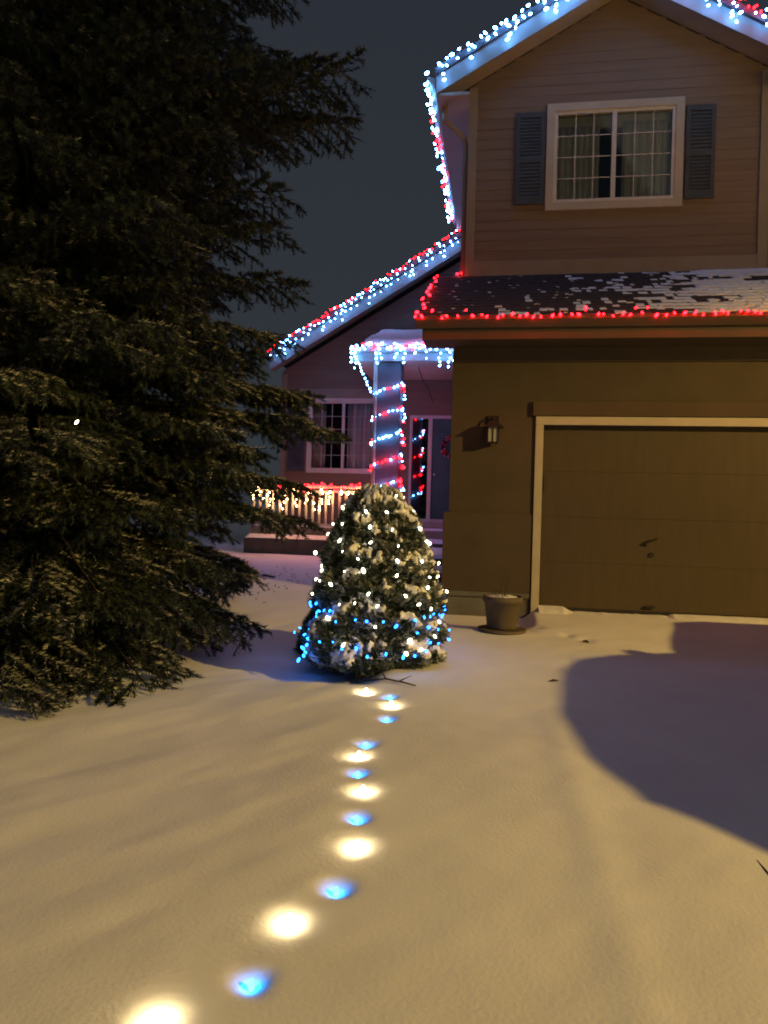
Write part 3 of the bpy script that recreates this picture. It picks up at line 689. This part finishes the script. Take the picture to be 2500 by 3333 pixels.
string('string_lights', 'red and white lights wound in a spiral round the porch column', pts)
# porch railing: red garland string and warm icicles
pts = []
xx = -4.72
while xx < -2.42:
    pts.append((Vector((xx, 13.57 - rnd.random() * 0.03, 1.85 + 0.05 * math.sin(xx * 9) * rnd.random() + rnd.uniform(-0.06, 0.04))), 'e_red', rnd.uniform(0.9, 1.15))); xx += rnd.choice([0.03, 0.04, 0.07, 0.13])
for i in range(7): pts.append((Vector((-2.46 - 0.015 * i, 13.56, 1.83 - 0.055 * i)), 'e_red', 1.0))
string('string_lights', 'red lights draped along the top of the white porch railing', pts)
pts = []; wires = []; drops = []
xx = -4.7
while xx < -2.55:
    for c in range(rnd.choice([0, 1, 1, 2])): pts.append((Vector((xx + rnd.uniform(-.03, .03), 13.56, 1.78 + rnd.uniform(-.05, .05))), 'e_warm', rnd.uniform(1.0, 1.5)))
    w = [Vector((xx, 13.565, 1.80))]
    for q in range(rnd.choice([1, 2, 3, 4, 5, 6, 7])):
        if rnd.random() < 0.2: continue
        pnt = Vector((xx + rnd.uniform(-.04, .04), 13.56 + rnd.uniform(-.02, .02), 1.72 - 0.062 * q)); w.append(pnt); drops.append((pnt, 'e_warm', rnd.uniform(0.7, 1.1)))
    wires.append(w); xx += rnd.choice([0.09, 0.13, 0.16, 0.21])
t = string('string_lights', 'warm white icicle lights hanging between the porch railing balusters', pts, extra_wires=wires); addbulbs(t, drops)

# ------------------------------------------------------------------ little snow-laden conifer
TC = np.array([-1.02, 6.05]); TZ = gh(-0.8, 6.05) - 0.02; TH = 1.44
pz = np.array([0, .03, .07, .14, .25, .40, .55, .68, .80, .90, .96, 1.0]); prr = np.array([.44, .50, .53, .54, .52, .485, .43, .385, .315, .235, .165, .05])
def tree_surf(th, t):
    r = np.interp(t, pz, prr)
    x = np.cos(th); y = np.sin(th)
    tier = 0.045 * np.sin(t * 34 + 2.2 * np.sin(th * 2 + t * 5)) * np.clip(1.15 - t, 0, 1)
    lump = (fbm(th * 3.2 + 40, t * 9, 51) - 0.45) * 0.17 + (vn(th * 9 + 40, t * 22, 52) - 0.5) * 0.07
    r = np.maximum(0.01, r + (tier + lump) * np.clip((1.06 - t) * 4, 0.15, 1))
    cx_ = TC[0] - 0.01 * t + 0.02 * np.sin(t * 3); cy_ = TC[1] + 0.02 * t
    return np.stack([cx_ + r * x, cy_ + r * y, TZ + t * TH + 0 * x], -1)
tree = empty('conifer_shrub', (TC[0], TC[1], TZ), 'small cone-shaped snowy evergreen wrapped in white and blue lights', 'evergreen')
MB().tube([(TC[0], TC[1], TZ - 0.1), (TC[0], TC[1], TZ + 0.9)], 0.05, 8, 0.02).build('trunk', M['bark'], tree)
nth, nt_ = 220, 150
th = np.linspace(0, 2 * np.pi, nth + 1)[:-1]; tt = np.linspace(0, 1, nt_)
TH_, TT = np.meshgrid(th, tt); P = tree_surf(np.where(TH_ > np.pi, TH_ - 0, TH_), TT)
idx = np.arange(nth * nt_).reshape(nt_, nth)
F = np.stack([idx[:-1], np.roll(idx, -1, 1)[:-1], np.roll(idx, -1, 1)[1:], idx[1:]], -1).reshape(-1, 4)
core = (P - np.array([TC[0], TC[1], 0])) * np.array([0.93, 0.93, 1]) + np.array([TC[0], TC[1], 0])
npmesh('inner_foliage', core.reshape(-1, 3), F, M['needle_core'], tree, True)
# needle tufts
def tri_tufts(pos, dirs, n_bl, ln, wd, spread):
    k = len(pos); d = dirs[:, None, :] + nr.normal(0, spread, (k, n_bl, 3)); d /= np.linalg.norm(d, axis=2, keepdims=True) + 1e-9
    side = np.cross(d, nr.normal(0, 1, (k, n_bl, 3))); side /= np.linalg.norm(side, axis=2, keepdims=True) + 1e-9
    L = ln * nr.uniform(0.6, 1.3, (k, n_bl, 1)); base = pos[:, None, :] + nr.normal(0, ln * 0.18, (k, n_bl, 3))
    V = np.stack([base - side * wd / 2, base + side * wd / 2, base + d * L], 2).reshape(-1, 3)
    return V, np.arange(len(V)).reshape(-1, 3)
K = 15000
rt = nr.uniform(0, 1, K) ** 1.15 * 0.985; rth = nr.uniform(0, 2 * np.pi, K)
pp = tree_surf(rth, rt); dd = np.stack([np.cos(rth), np.sin(rth), 0.55 + 0 * rth], -1)
def snow_mask(th_, t_):
    m = fbm(np.cos(th_) * 2.6 + 7, np.sin(th_) * 2.6 + t_ * 7.5, 61) + 0.62 * (vn(th_ * 11 + 30, t_ * 40, 62) - 0.5) + 0.50 * (vn(th_ * 22 + 30, t_ * 70, 63) - 0.5)
    slope = np.cos(t_ * 34 + 2.2 * np.sin(th_ * 2 + t_ * 5))
    return m - 0.14 * slope + 0.20 * np.clip((t_ - 0.74) * 5, 0, 1) * (0.6 + 0.4 * np.cos(th_ + 0.9)) + 0.06 * np.cos(th_ + 0.9)
sm = snow_mask(rth, rt); frost = ((sm > 0.50) & (nr.uniform(0, 1, K) < 0.58)) | (nr.uniform(0, 1, K) < 0.22)
keep = ~frost
V, F2 = tri_tufts(pp[keep] - dd[keep] * 0.03, dd[keep], 10, 0.058, 0.010, 0.55)
npmesh('crown', V, F2, M['needle_small'], tree)
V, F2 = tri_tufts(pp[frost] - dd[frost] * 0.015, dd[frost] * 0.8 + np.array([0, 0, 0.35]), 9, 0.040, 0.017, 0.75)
SMg = snow_mask(TH_, TT)
cellm = (SMg + np.roll(SMg, -1, 1))[:-1] / 4 + (SMg + np.roll(SMg, -1, 1))[1:] / 4
sel = (cellm > 0.68).reshape(-1)
puff = np.clip((SMg - 0.62) * 6, 0, 1)[..., None]
out = np.stack([np.cos(TH_), np.sin(TH_), 0 * TH_ + 0.9], -1)
SP = P + out * (0.004 + 0.022 * puff) + (nr.uniform(-1, 1, P.shape) * 0.007)
F = np.stack([idx[:-1], np.roll(idx, -1, 1)[:-1], np.roll(idx, -1, 1)[1:], idx[1:]], -1).reshape(-1, 4)[sel]
prop(npmesh('snow', SP.reshape(-1, 3), F, M['snow_fine'], tree, True), kind='stuff')
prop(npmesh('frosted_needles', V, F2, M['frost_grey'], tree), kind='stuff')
# its lights
def tree_pt(th, t, o=0.045):
    q = tree_surf(np.array([th]), np.array([t]))[0]; return Vector(q) + Vector((math.cos(th), math.sin(th), 0.3)) * o
pts = []
a = -2.6; t_ = 0.955
while t_ > 0.30:
    r_ = float(np.interp(t_, pz, prr)); a += (0.21 + rnd.uniform(-.08, .11)) / max(r_, 0.16)
    t_ -= 0.0105 * (0.12 / max(r_, 0.16) * 2.4)
    pts.append((tree_pt(a % (2 * math.pi), t_ + rnd.uniform(-.02, .02)), 'e_tree', rnd.choice([0.5, 0.6, 0.7, 0.8, 1.0])))
for a, t_ in ((-0.35, 0.25), (-0.5, 0.18), (-0.75, 0.12), (-1.0, 0.11), (-1.9, 0.13), (-0.9, 0.17), (-1.4, 0.24), (-2.1, 0.27)): pts.append((tree_pt(a % (2 * math.pi), t_), 'e_tree', 0.9))
string('string_lights', 'warm white lights winding round the little snowy evergreen', pts, wire=True, r=0.003)
pts = []
for row, (tc, amp) in enumerate(((0.285, 0.02), (0.235, 0.03), (0.125, 0.03))):
    a = 0
    while a < 2 * math.pi:
        if not (row == 1 and -2.2 < ((a + math.pi) % (2 * math.pi)) - math.pi < -0.9):
            pts.append((tree_pt(a, tc + amp * math.sin(a * 2 + 1) + rnd.uniform(-.02, .02)), 'e_blue', rnd.uniform(0.45, 0.8)))
        a += rnd.uniform(0.10, 0.26)
for i in range(9): pts.append((Vector((-1.475 - 0.007 * i + rnd.uniform(-.02, .02), 5.80 - 0.02 * i, TZ + 0.27 - 0.027 * i + rnd.uniform(-.01, .01))), 'e_blue', 0.8))
string('string_lights', 'blue lights round the base of the little snowy evergreen', pts, wire=True, r=0.003)

# dark low shrub behind it on the left
def small_bush(cx0, cy0, rx, rzz, K, label, nm):
    zb = gh(cx0, cy0); b = empty(nm, (cx0, cy0, zb), label, 'shrub')
    MB().tube([(cx0, cy0, zb - 0.05), (cx0, cy0, zb + rzz)], 0.02, 6, 0.01).build('stem', M['bark'], b)
    a = nr.uniform(0, 2 * np.pi, K); c = nr.uniform(-0.1, 1, K); rr = np.sqrt(1 - np.clip(c, 0, 1) ** 2) * (0.72 + 0.4 * fbm(a * 2 + 9, c * 4, 71))
    d = np.stack([np.cos(a) * rr, np.sin(a) * rr, c], -1)
    pos = np.array([cx0, cy0, zb]) + d * np.array([rx, rx, rzz])
    V, F = tri_tufts(pos, d + np.array([0, 0, 0.3]), 9, 0.05, 0.010, 0.6)
    npmesh('crown', V, F, M['needle_small'], b)
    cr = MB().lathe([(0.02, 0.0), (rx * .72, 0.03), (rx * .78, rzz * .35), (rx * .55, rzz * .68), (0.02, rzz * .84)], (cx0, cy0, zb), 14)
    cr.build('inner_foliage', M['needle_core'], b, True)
    return b
small_bush(-1.58, 6.75, 0.27, 0.42, 1500, 'dark rounded shrub behind the lit evergreen on its left', 'shrub')

# ------------------------------------------------------------------ the big spruce
SPX, SPY = -4.60, 6.60
SPZ = gh(SPX, SPY)
spruce = empty('spruce_tree', (SPX, SPY, SPZ), 'huge dark spruce with snow-dusted drooping boughs filling the left side', 'tree')
MB().tube([(SPX, SPY, SPZ - 0.2), (SPX, SPY, SPZ + 2), (SPX + 0.03, SPY, SPZ + 6), (SPX, SPY, SPZ + 11.5)], 0.24, 10, 0.02).build('trunk', M['bark'], spruce)
tw_pos = []; tw_dir = []; tw_up = []; limbs = MB()
def reach(z):
    return float(np.interp(z, [0.1, 0.6, 1.4, 2.4, 3.4, 4.3, 5.6, 7.0, 9.0, 11.3], [2.30, 2.38, 2.42, 2.5, 2.52, 2.36, 2.55, 2.35, 1.6, 0.15]))
def bough(phi, z0, L, el0, dens=1.0):
    d0 = Vector((math.cos(phi), math.sin(phi), 0)); side = Vector((-math.sin(phi), math.cos(phi), 0))
    n = 10; pts = []; p = Vector((SPX, SPY, z0)); el = el0
    for i in range(n + 1):
        pts.append(p.copy()); s = i / n
        el_i = el0 - 0.50 * s + 0.75 * max(0, s - 0.66)
        p = p + (d0 * math.cos(el_i) + Vector((0, 0, math.sin(el_i)))) * (L / n) + side * rnd.uniform(-.02, .02)
    limbs.tube(pts, 0.010 + 0.011 * L, 5, 0.004)
    def sample(s):
        q = min(n - 1e-6, max(0, s * n)); i = int(q); return pts[i].lerp(pts[i + 1], q - i), (pts[i + 1] - pts[i]).normalized()
    s = 0.20
    sgn = 1
    while s < 0.99:
        c, td = sample(s)
        ln = L * (0.08 + 0.31 * (1 - s) ** 0.8 * min(1, s / 0.35)) * rnd.uniform(0.7, 1.15)
        sd_ = (td * rnd.uniform(0.55, 0.9) + side * sgn * rnd.uniform(0.7, 1.0) + Vector((0, 0, rnd.uniform(-0.25, 0.12)))).normalized()
        u = 0.0; q = c.copy(); dr = -0.10 - 0.25 * rnd.random()
        stp = 0.10 / dens
        k = 0
        while u < ln:
            dcur = (sd_ + Vector((0, 0, dr * (u / max(ln, .1))))).normalized(); q = q + dcur * stp; u += stp
            lat = dcur.cross(Vector((0, 0, 1))).normalized()
            tw_pos.append(tuple(q)); tw_dir.append(tuple(dcur))
            for ss in (1, -1):
                if rnd.random() < 0.12: continue
                v = (dcur * rnd.uniform(0.45, 1.0) + lat * ss * rnd.uniform(0.3, 0.9) + Vector((0, 0, rnd.choice([rnd.uniform(-1.6, -0.5), rnd.uniform(-1.2, -0.3), rnd.uniform(-0.5, 0.15)])))).normalized()
                tw_pos.append(tuple(q)); tw_dir.append(tuple(v))
        tw_pos.append(tuple(q)); tw_dir.append(tuple(dcur) if ln > 0 else tuple(td))
        s += 0.105 / L / dens * 0.75; sgn = -sgn
    for i in range(3):
        c, td = sample(0.93 + 0.035 * i); tw_pos.append(tuple(c)); tw_dir.append(tuple((td + J(0.3)).normalized()))
z = 0.25
while z < 10.8:
    nb = 10 if z < 7 else 6
    ph0 = rnd.uniform(0, 6.28)
    for b in range(nb):
        phi = ph0 + b * 2 * math.pi / nb + rnd.uniform(-.25, .25)
        away = math.cos(phi) < -0.45
        if z > 7.2 and rnd.random() < 0.2: continue
        zz = SPZ + z + rnd.uniform(-.12, .12)
        L = reach(zz) * rnd.uniform(0.72, 1.06)
        if math.sin(phi) < -0.5: L *= 1.16 if z < 1.2 else 1.08
        el0 = float(np.interp(z, [0, 1.5, 4, 8, 11], [0.02, 0.10, 0.22, 0.38, 0.6])) + rnd.uniform(-.08, .08)
        bough(phi, zz, L, el0, 0.55 if (away or z > 7.0) else (0.78 if math.sin(phi) > 0.75 else 1.0))
    z += 0.26 if z < 6 else 0.4
# the long bough reaching towards the gable
for phi, zz, L, el in ((0.20, 4.95, 3.15, 0.42), (0.34, 4.75, 3.1, 0.40), (0.05, 4.6, 2.95, 0.42), (0.28, 2.15, 2.95, 0.18), (0.30, 1.80, 2.65, 0.10), (0.44, 1.50, 2.75, 0.08), (0.36, 2.6, 2.7, 0.16), (-0.2, 0.75, 2.5, 0.0), (-0.70, 0.75, 3.0, -0.02), (-0.88, 0.62, 3.15, -0.02), (-1.02, 0.85, 3.2, -0.02), (-1.2, 0.65, 3.1, -0.02), (-0.55, 0.95, 2.75, 0.02), (-1.35, 1.0, 3.1, 0.0), (-0.8, 1.15, 3.0, 0.02), (-0.95, 0.45, 2.9, -0.03)):
    bough(phi, SPZ + zz, L, el, 1.1)
tp = np.array(tw_pos); td = np.array(tw_dir); nT = len(tp)
# keep everything above the snow
gl = ground_h(tp[:, 0], tp[:, 1]); ok = tp[:, 2] > gl + 0.03; tp = tp[ok]; td = td[ok]; nT = len(tp)
NB = 25; LT = 0.125
sv = (np.arange(NB) + 0.5) / NB
Lt = LT * nr.uniform(0.75, 1.3, (nT, 1, 1))
lat = np.cross(td, np.array([0, 0, 1.0])); lat /= np.linalg.norm(lat, axis=1, keepdims=True) + 1e-9; upv = np.cross(lat, td)
ang = nr.uniform(0, 2 * np.pi, (nT, NB, 1))
rad = lat[:, None, :] * np.cos(ang) + upv[:, None, :] * np.sin(ang)
bse = tp[:, None, :] + td[:, None, :] * Lt * sv[None, :, None]
nd = rad * 0.85 + td[:, None, :] * 0.62; nl = 0.043 * nr.uniform(0.7, 1.25, (nT, NB, 1))
wdir = np.cross(nd, td[:, None, :]); wdir /= np.linalg.norm(wdir, axis=2, keepdims=True) + 1e-9
V = np.stack([bse - wdir * 0.0068, bse + wdir * 0.0068, bse + nd * nl], 2).reshape(-1, 3)
npmesh('crown', V, np.arange(len(V)).reshape(-1, 3), M['needle'], spruce)
limbs.build('limbs', M['bark'], spruce)
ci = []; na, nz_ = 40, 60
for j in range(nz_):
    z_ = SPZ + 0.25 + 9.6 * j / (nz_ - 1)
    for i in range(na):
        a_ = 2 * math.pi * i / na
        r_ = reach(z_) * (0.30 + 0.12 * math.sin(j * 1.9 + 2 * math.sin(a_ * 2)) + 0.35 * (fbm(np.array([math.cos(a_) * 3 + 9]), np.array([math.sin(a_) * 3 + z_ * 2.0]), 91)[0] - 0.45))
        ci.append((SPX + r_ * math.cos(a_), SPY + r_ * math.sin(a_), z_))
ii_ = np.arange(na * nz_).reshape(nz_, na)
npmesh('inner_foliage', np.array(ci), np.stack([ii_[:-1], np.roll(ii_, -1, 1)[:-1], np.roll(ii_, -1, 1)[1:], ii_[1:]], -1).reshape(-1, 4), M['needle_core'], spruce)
# snow dusting: the upper needles of some twigs carry snow, most on the low boughs
zz = tp[:, 2] - SPZ; fx = fbm(tp[:, 0] * 2.6 + tp[:, 2] * 1.3, tp[:, 1] * 2.6 - tp[:, 2], 81)
pr_ = np.interp(zz, [0, 1.2, 2.4, 3.5, 6], [0.95, 0.90, 0.62, 0.25, 0.05]) * np.clip((fx - 0.40) * 7, 0, 2)
selS = nr.uniform(0, 1, nT) < pr_
bs, ns, nls, wds, rs = bse[selS], nd[selS], nl[selS], wdir[selS], rad[selS]
up_ = (rs[..., 2] > 0.15).reshape(-1); kS = int(up_.sum())
bs, ns, wds = bs.reshape(-1, 3)[up_], ns.reshape(-1, 3)[up_], wds.reshape(-1, 3)[up_]; nls = nls.reshape(-1, 1)[up_]
off = np.array([0, 0, 0.004])
V = np.stack([bs - wds * 0.0060 + off, bs + wds * 0.0060 + off, bs + ns * nls * 0.8 + off], 1).reshape(-1, 3)
prop(npmesh('snow', V, np.arange(len(V)).reshape(-1, 3), M['frost'], spruce), kind='stuff')
print('twigs', nT, 'snow lumps', kS, 'shingles', cnt)

# ------------------------------------------------------------------ lights sunk in the snow
order = {'w': 0, 'b': 0}
nth_ = ['first', 'second', 'third', 'fourth', 'fifth', 'sixth', 'seventh', 'eighth', 'ninth']
for (px, py, c) in PATH:
    k = order[c]; order[c] += 1
    z = gh(px, py); colr = 'warm white' if c == 'w' else 'blue'
    t = empty('path_light', (px, py, z), f'{colr} light sunk in the snow, {nth_[k]} {colr} one up from the bottom edge', 'path light', 'lights sunk in the snow')
    MB().lathe([(0.010, -0.08), (0.011, -0.04), (0.009, -0.008)], (px, py, z), 8).build('socket', M['socket'], t)
    o = bpy.data.objects.new('bulb', BM['e_path' if c == 'w' else 'e_pathb']); COL.objects.link(o)
    o.location = (px, py, z + (0.022 if c == 'w' else 0.016)); o.scale = (1.0, 1.0, 1.0) if c == 'w' else (0.85, 0.85, 0.85); child(o, t)

# ------------------------------------------------------------------ planter by the garage corner
ptx, pty = 0.04, 7.36; ptz = gh(ptx, pty)
pot = empty('flower_pot', (ptx, pty, ptz), 'round flower pot with snow and dead stems by the garage corner', 'flower pot')
MB().lathe([(0.135, 0.025), (0.15, 0.05), (0.175, 0.285), (0.192, 0.287), (0.196, 0.345), (0.18, 0.347), (0.172, 0.31)], (ptx, pty, ptz), 32).build('pot_body', M['pot'], pot, True)
MB().lathe([(0.20, -0.01), (0.235, 0.0), (0.24, 0.025), (0.215, 0.02), (0.12, 0.022)], (ptx, pty, ptz + 0.004), 28).build('saucer', M['pot'], pot, True)
sb = MB(); n = 20
ringz = [(0.001, 0.345), (0.07, 0.345), (0.13, 0.335), (0.165, 0.33)]
vv = [(ptx + r * math.cos(6.2832 * k / n), pty + r * math.sin(6.2832 * k / n), ptz + z_ + rnd.uniform(-.012, .014)) for r, z_ in ringz for k in range(n)]
sb.add(vv, [(i * n + k, i * n + (k + 1) % n, (i + 1) * n + (k + 1) % n, (i + 1) * n + k) for i in range(3) for k in range(n)]); sb.build('snow', M['snow_fine'], pot, True)
for i in range(9):
    a = rnd.uniform(0, 6.28); r = rnd.uniform(0, 0.12); h = rnd.choice([0.05, 0.08, 0.12, 0.22])
    b0 = Vector((ptx + r * math.cos(a), pty + r * math.sin(a), ptz + 0.32)); MB().tube([b0, b0 + Vector((rnd.uniform(-.03, .03), 0, h * .6)), b0 + Vector((rnd.uniform(-.06, .06), 0, h))], 0.004, 5, 0.002).build('stem', M['twig'], pot)

# ------------------------------------------------------------------ small things lying on the snow
def twig_thing(name, pts, r, label, sub=()):
    pts = [(x, y, gh(x, y) + dz) for x, y, dz in pts]
    mb = MB().tube(pts, r, 6, r * 0.4)
    for s in sub: mb.tube([(x, y, gh(x, y) + dz) for x, y, dz in s], r * 0.6, 5, r * 0.2)
    return prop(mb.build(name, M['twig']), label, 'twig')
twig_thing('fallen_branch', [(-1.08, 5.62, 0.05), (-0.98, 5.45, 0.035), (-0.80, 5.36, 0.02), (-0.66, 5.30, 0.02), (-0.57, 5.26, 0.01)], 0.011, 'dark bare branch lying in snow at the foot of the lit evergreen',
           [[(-0.80, 5.36, 0.02), (-0.86, 5.50, 0.05), (-0.98, 5.58, 0.07)], [(-0.70, 5.32, 0.02), (-0.62, 5.42, 0.04)]])
twig_thing('buried_stick', [(1.03, 3.28, -0.010), (1.055, 3.05, -0.001), (1.07, 2.92, -0.002), (1.12, 2.78, 0.003)], 0.0065, 'dark stick half buried in snow at the bottom right')
lf = MB()
def leaf(x, y, s, a, label):
    z = gh(x, y) + 0.004; m = MB(); pts = []
    prof = [(-1, 0, 0.0), (-0.5, 0.42, .12), (0.1, 0.5, .3), (0.7, 0.3, .2), (1.15, 0, .05), (0.7, -0.3, .3), (0.1, -0.5, .42), (-0.5, -0.42, .2)]
    for px, py, pz_ in prof: pts.append((x + s * (px * math.cos(a) - py * math.sin(a)), y + s * (px * math.sin(a) + py * math.cos(a)), z + s * pz_))
    top = [(p[0], p[1], p[2] + 0.003) for p in pts]; n = len(pts)
    m.add(pts + top, [tuple(range(n - 1, -1, -1)), tuple(range(n, 2 * n))] + [(i, (i + 1) % n, n + (i + 1) % n, n + i) for i in range(n)])
    return prop(m.build('dead_leaf', M['twig']), label, 'leaf', 'dead leaves on the snow')
leaf(0.42, 5.62, 0.035, 0.4, 'curled dead leaf lying alone on bright snow left of the big shadow')
leaf(0.80, 7.02, 0.045, 2.2, 'dead leaf in the footprints on the snow near the garage door')
leaf(-2.62, 11.2, 0.06, 0.8, 'dead leaf on the lawn snow before the porch, left one')
leaf(-2.05, 11.0, 0.05, 2.0, 'dead leaf on the lawn snow before the porch, right one')
px, py = -3.0, 12.9; pz0 = gh(px, py)
pl = empty('dead_plant', (px, py, pz0), 'small withered plant sticking out of snow before the porch ledge', 'plant')
for i in range(8):
    a = rnd.uniform(0, 6.28); MB().tube([(px, py, pz0 - 0.02), (px + 0.07 * math.cos(a), py + 0.05 * math.sin(a), pz0 + 0.09), (px + 0.16 * math.cos(a), py + 0.1 * math.sin(a), pz0 + rnd.uniform(.10, .22))], 0.010, 5, 0.004).build('stalk', M['twig'], pl)

# ------------------------------------------------------------------ the parked car whose shadow lies on the driveway
cxl, cxr, y0, y1 = 3.66, 5.56, 2.20, 7.30
paint = mat('car_paint', (0.03, 0.035, 0.045), 0.3, 0.05, spec=0.5); tyre = mat('tyre', (0.02, 0.02, 0.02), 0.9); rim = mat('rim', (0.4, 0.4, 0.42), 0.35, 0.05, metal=0.8)
car = empty('parked_car', (4.61, 4.7, gh(4.61, 4.7)), 'dark parked sport utility car on the driveway throwing the rounded shadow', 'car')
def cg(y): return 0.042 * y
prof = [(y0 + .05, .45), (y0, .75), (y0 + .02, 1.05), (y0 + .12, 1.12), (y1 - 1.55, 1.12), (y1 - .35, 1.00), (y1 - .05, .86), (y1, .62), (y1 - .05, .42)]
def loft(prof, xs):
    n = len(prof); mb = MB(); vv = []
    for x, k, dz in xs:
        for (y, z) in prof:
            yc = (y0 + y1) / 2; vv.append((x, yc + (y - yc) * k, cg(y) + z + dz))
    f = [tuple(range(n))[::-1], tuple((len(xs) - 1) * n + i for i in range(n))]
    for s in range(len(xs) - 1): f += [(s * n + i, s * n + (i + 1) % n, (s + 1) * n + (i + 1) % n, (s + 1) * n + i) for i in range(n)]
    return mb.add(vv, f)
loft(prof, [(cxl, .975, 0), (cxl + .07, 1, 0.0), (cxr - .07, 1, 0.0), (cxr, .975, 0)]).build('car_body', paint, car, bevel=0.03)
cab0 = [(y0 + .08, 1.10), (y1 - 1.65, 1.10), (y1 - 2.30, 1.46), (y1 - 2.62, 1.60), (y1 - 3.0, 1.67), (y0 + 1.2, 1.71), (y0 + .75, 1.68), (y0 + .42, 1.58), (y0 + .20, 1.38)]
def cabin(ins, grow, nm, m_):
    v = []
    for x, tx in ((cxl, 1), (cxr, -1)):
        for (y, z) in cab0:
            t = (z - 1.10) / 0.6; v.append((x + tx * (0.04 + 0.20 * t + ins), y, cg(y) + z + grow))
    n = len(cab0)
    return MB().add(v, [tuple(range(n))[::-1], tuple(n + i for i in range(n))] + [(i, (i + 1) % n, n + (i + 1) % n, n + i) for i in range(n)]).build(nm, m_, car, bevel=0.05)
cabin(0, 0, 'cabin', paint)
for sx in (cxl, cxr):
    d = 1 if sx == cxl else -1
    for ya, yb in ((y0 + .42, y0 + 1.25), (y0 + 1.33, y0 + 2.15), (y0 + 2.23, y0 + 3.05)):
        q = []
        for yy, zz_ in ((ya, 1.16), (yb, 1.16), (min(yb, y1 - 2.75), 1.56), (ya, 1.56)):
            t = (zz_ - 1.10) / 0.6; q.append((sx + d * (0.04 + 0.20 * t) - d * 0.012, yy, cg(yy) + zz_))
        q2 = [(a + d * 0.02, b, c) for a, b, c in q]
        MB().hexa(q + q2).build('side_window', M['black_metal'], car)
for yy in (y0 + .95, y1 - .95):
    for sx in (cxl + .10, cxr - .10):
        w_ = MB(); w_.lathe([(0.20, -.10), (0.34, -.115), (0.37, -.07), (0.37, .07), (0.34, .115), (0.20, .10)], (0, 0, 0), 24)
        o = w_.build('wheel', tyre, None, True); o.rotation_euler = (0, math.radians(90), 0); o.location = (sx, yy, cg(yy) + .36); child(o, car)
        r_ = MB().lathe([(0.02, -.085), (0.20, -.09), (0.21, 0), (0.20, .09), (0.02, .085)], (0, 0, 0), 20).build('wheel_rim', rim, None); r_.parent = o
for sx in (cxl + .2, cxr - .55):
    MB().box(sx, sx + .35, y1 - .09, y1 - .015, cg(y1) + .66, cg(y1) + .80).build('headlight', M['frosted'], car, bevel=0.02)
    MB().box(sx, sx + .30, y0 - .012, y0 + .05, cg(y0) + .80, cg(y0) + 1.0).build('tail_light', cols[0], car, bevel=0.02)
for sx, d in ((cxl, -1), (cxr, 1)):
    MB().box(min(sx, sx + d * .12), max(sx, sx + d * .12), y1 - 2.0, y1 - 1.87, cg(5.3) + 1.12, cg(5.3) + 1.26).build('mirror', paint, car, bevel=0.03)

# ------------------------------------------------------------------ street lamp beyond the right edge that lights the snow
sl_ = empty('street_lamp', (LAMP.x + 1.3, LAMP.y, gh(LAMP.x + 1.3, LAMP.y)), 'tall grey street lamp with hooded amber head beyond the driveway', 'street lamp')
gz0 = gh(LAMP.x + 1.3, LAMP.y)
MB().tube([(LAMP.x + 1.3, LAMP.y, gz0 - 0.1), (LAMP.x + 1.3, LAMP.y, gz0 + 3.5), (LAMP.x + 1.3, LAMP.y, LAMP.z + 0.1)], 0.09, 12, 0.055).build('pole', M['black_metal'], sl_, True)
MB().tube([(LAMP.x + 1.3, LAMP.y, LAMP.z), (LAMP.x + 1.0, LAMP.y, LAMP.z + 0.22), (LAMP.x + 0.2, LAMP.y, LAMP.z + 0.2)], 0.035, 8).build('arm', M['black_metal'], sl_, True)
MB().lathe([(0.24, 0.03), (0.25, 0.06), (0.20, 0.14), (0.08, 0.22), (0.03, 0.24)], tuple(LAMP), 20).build('hood', M['black_metal'], sl_, True)
MB().lathe([(0.001, 0.028), (0.20, 0.029)], tuple(LAMP), 20, cap=False).build('lens', emis('lamp_lens', (1.0, 0.62, 0.22), 40), sl_)
lamp_light.parent = sl_; lamp_light.location = LAMP - Vector(sl_.location)


# ------------------------------------------------------------------ grass stubble poking through the lawn snow, a stray bulb in the spruce
K = 260
gxx = nr.uniform(-3.9, -1.75, K); gyy = nr.uniform(8.2, 13.3, K); kp = fbm(gxx * 1.3, gyy * 0.8, 95) > 0.47
gp = np.stack([gxx, gyy, ground_h(gxx, gyy) - 0.004], -1)[kp]
V, F2 = tri_tufts(gp, np.tile(np.array([[0, 0, 1.0]]), (len(gp), 1)), 5, 0.035, 0.009, 0.6)
prop(npmesh('grass', V, F2, M['twig']), 'dry grass tips poking through thin lawn snow before the porch', kind='stuff')
bp = Vector((-2.88, 4.66, 2.02))
sb_ = empty('spruce_bulb', bp, 'single bright white bulb glinting among the dark spruce boughs', 'bulb')
o = bpy.data.objects.new('bulb', BM['e_tree']); COL.objects.link(o); o.location = bp; o.rotation_euler = (0.4, 1.0, 0); o.scale = (0.75, 0.6, 1.1); child(o, sb_)
MB().tube([bp + Vector((0, 0, 0.02)), bp + Vector((-0.05, 0.1, 0.10)), bp + Vector((-0.25, 0.4, 0.15))], 0.004, 5).build('wire', M['wire'], sb_)
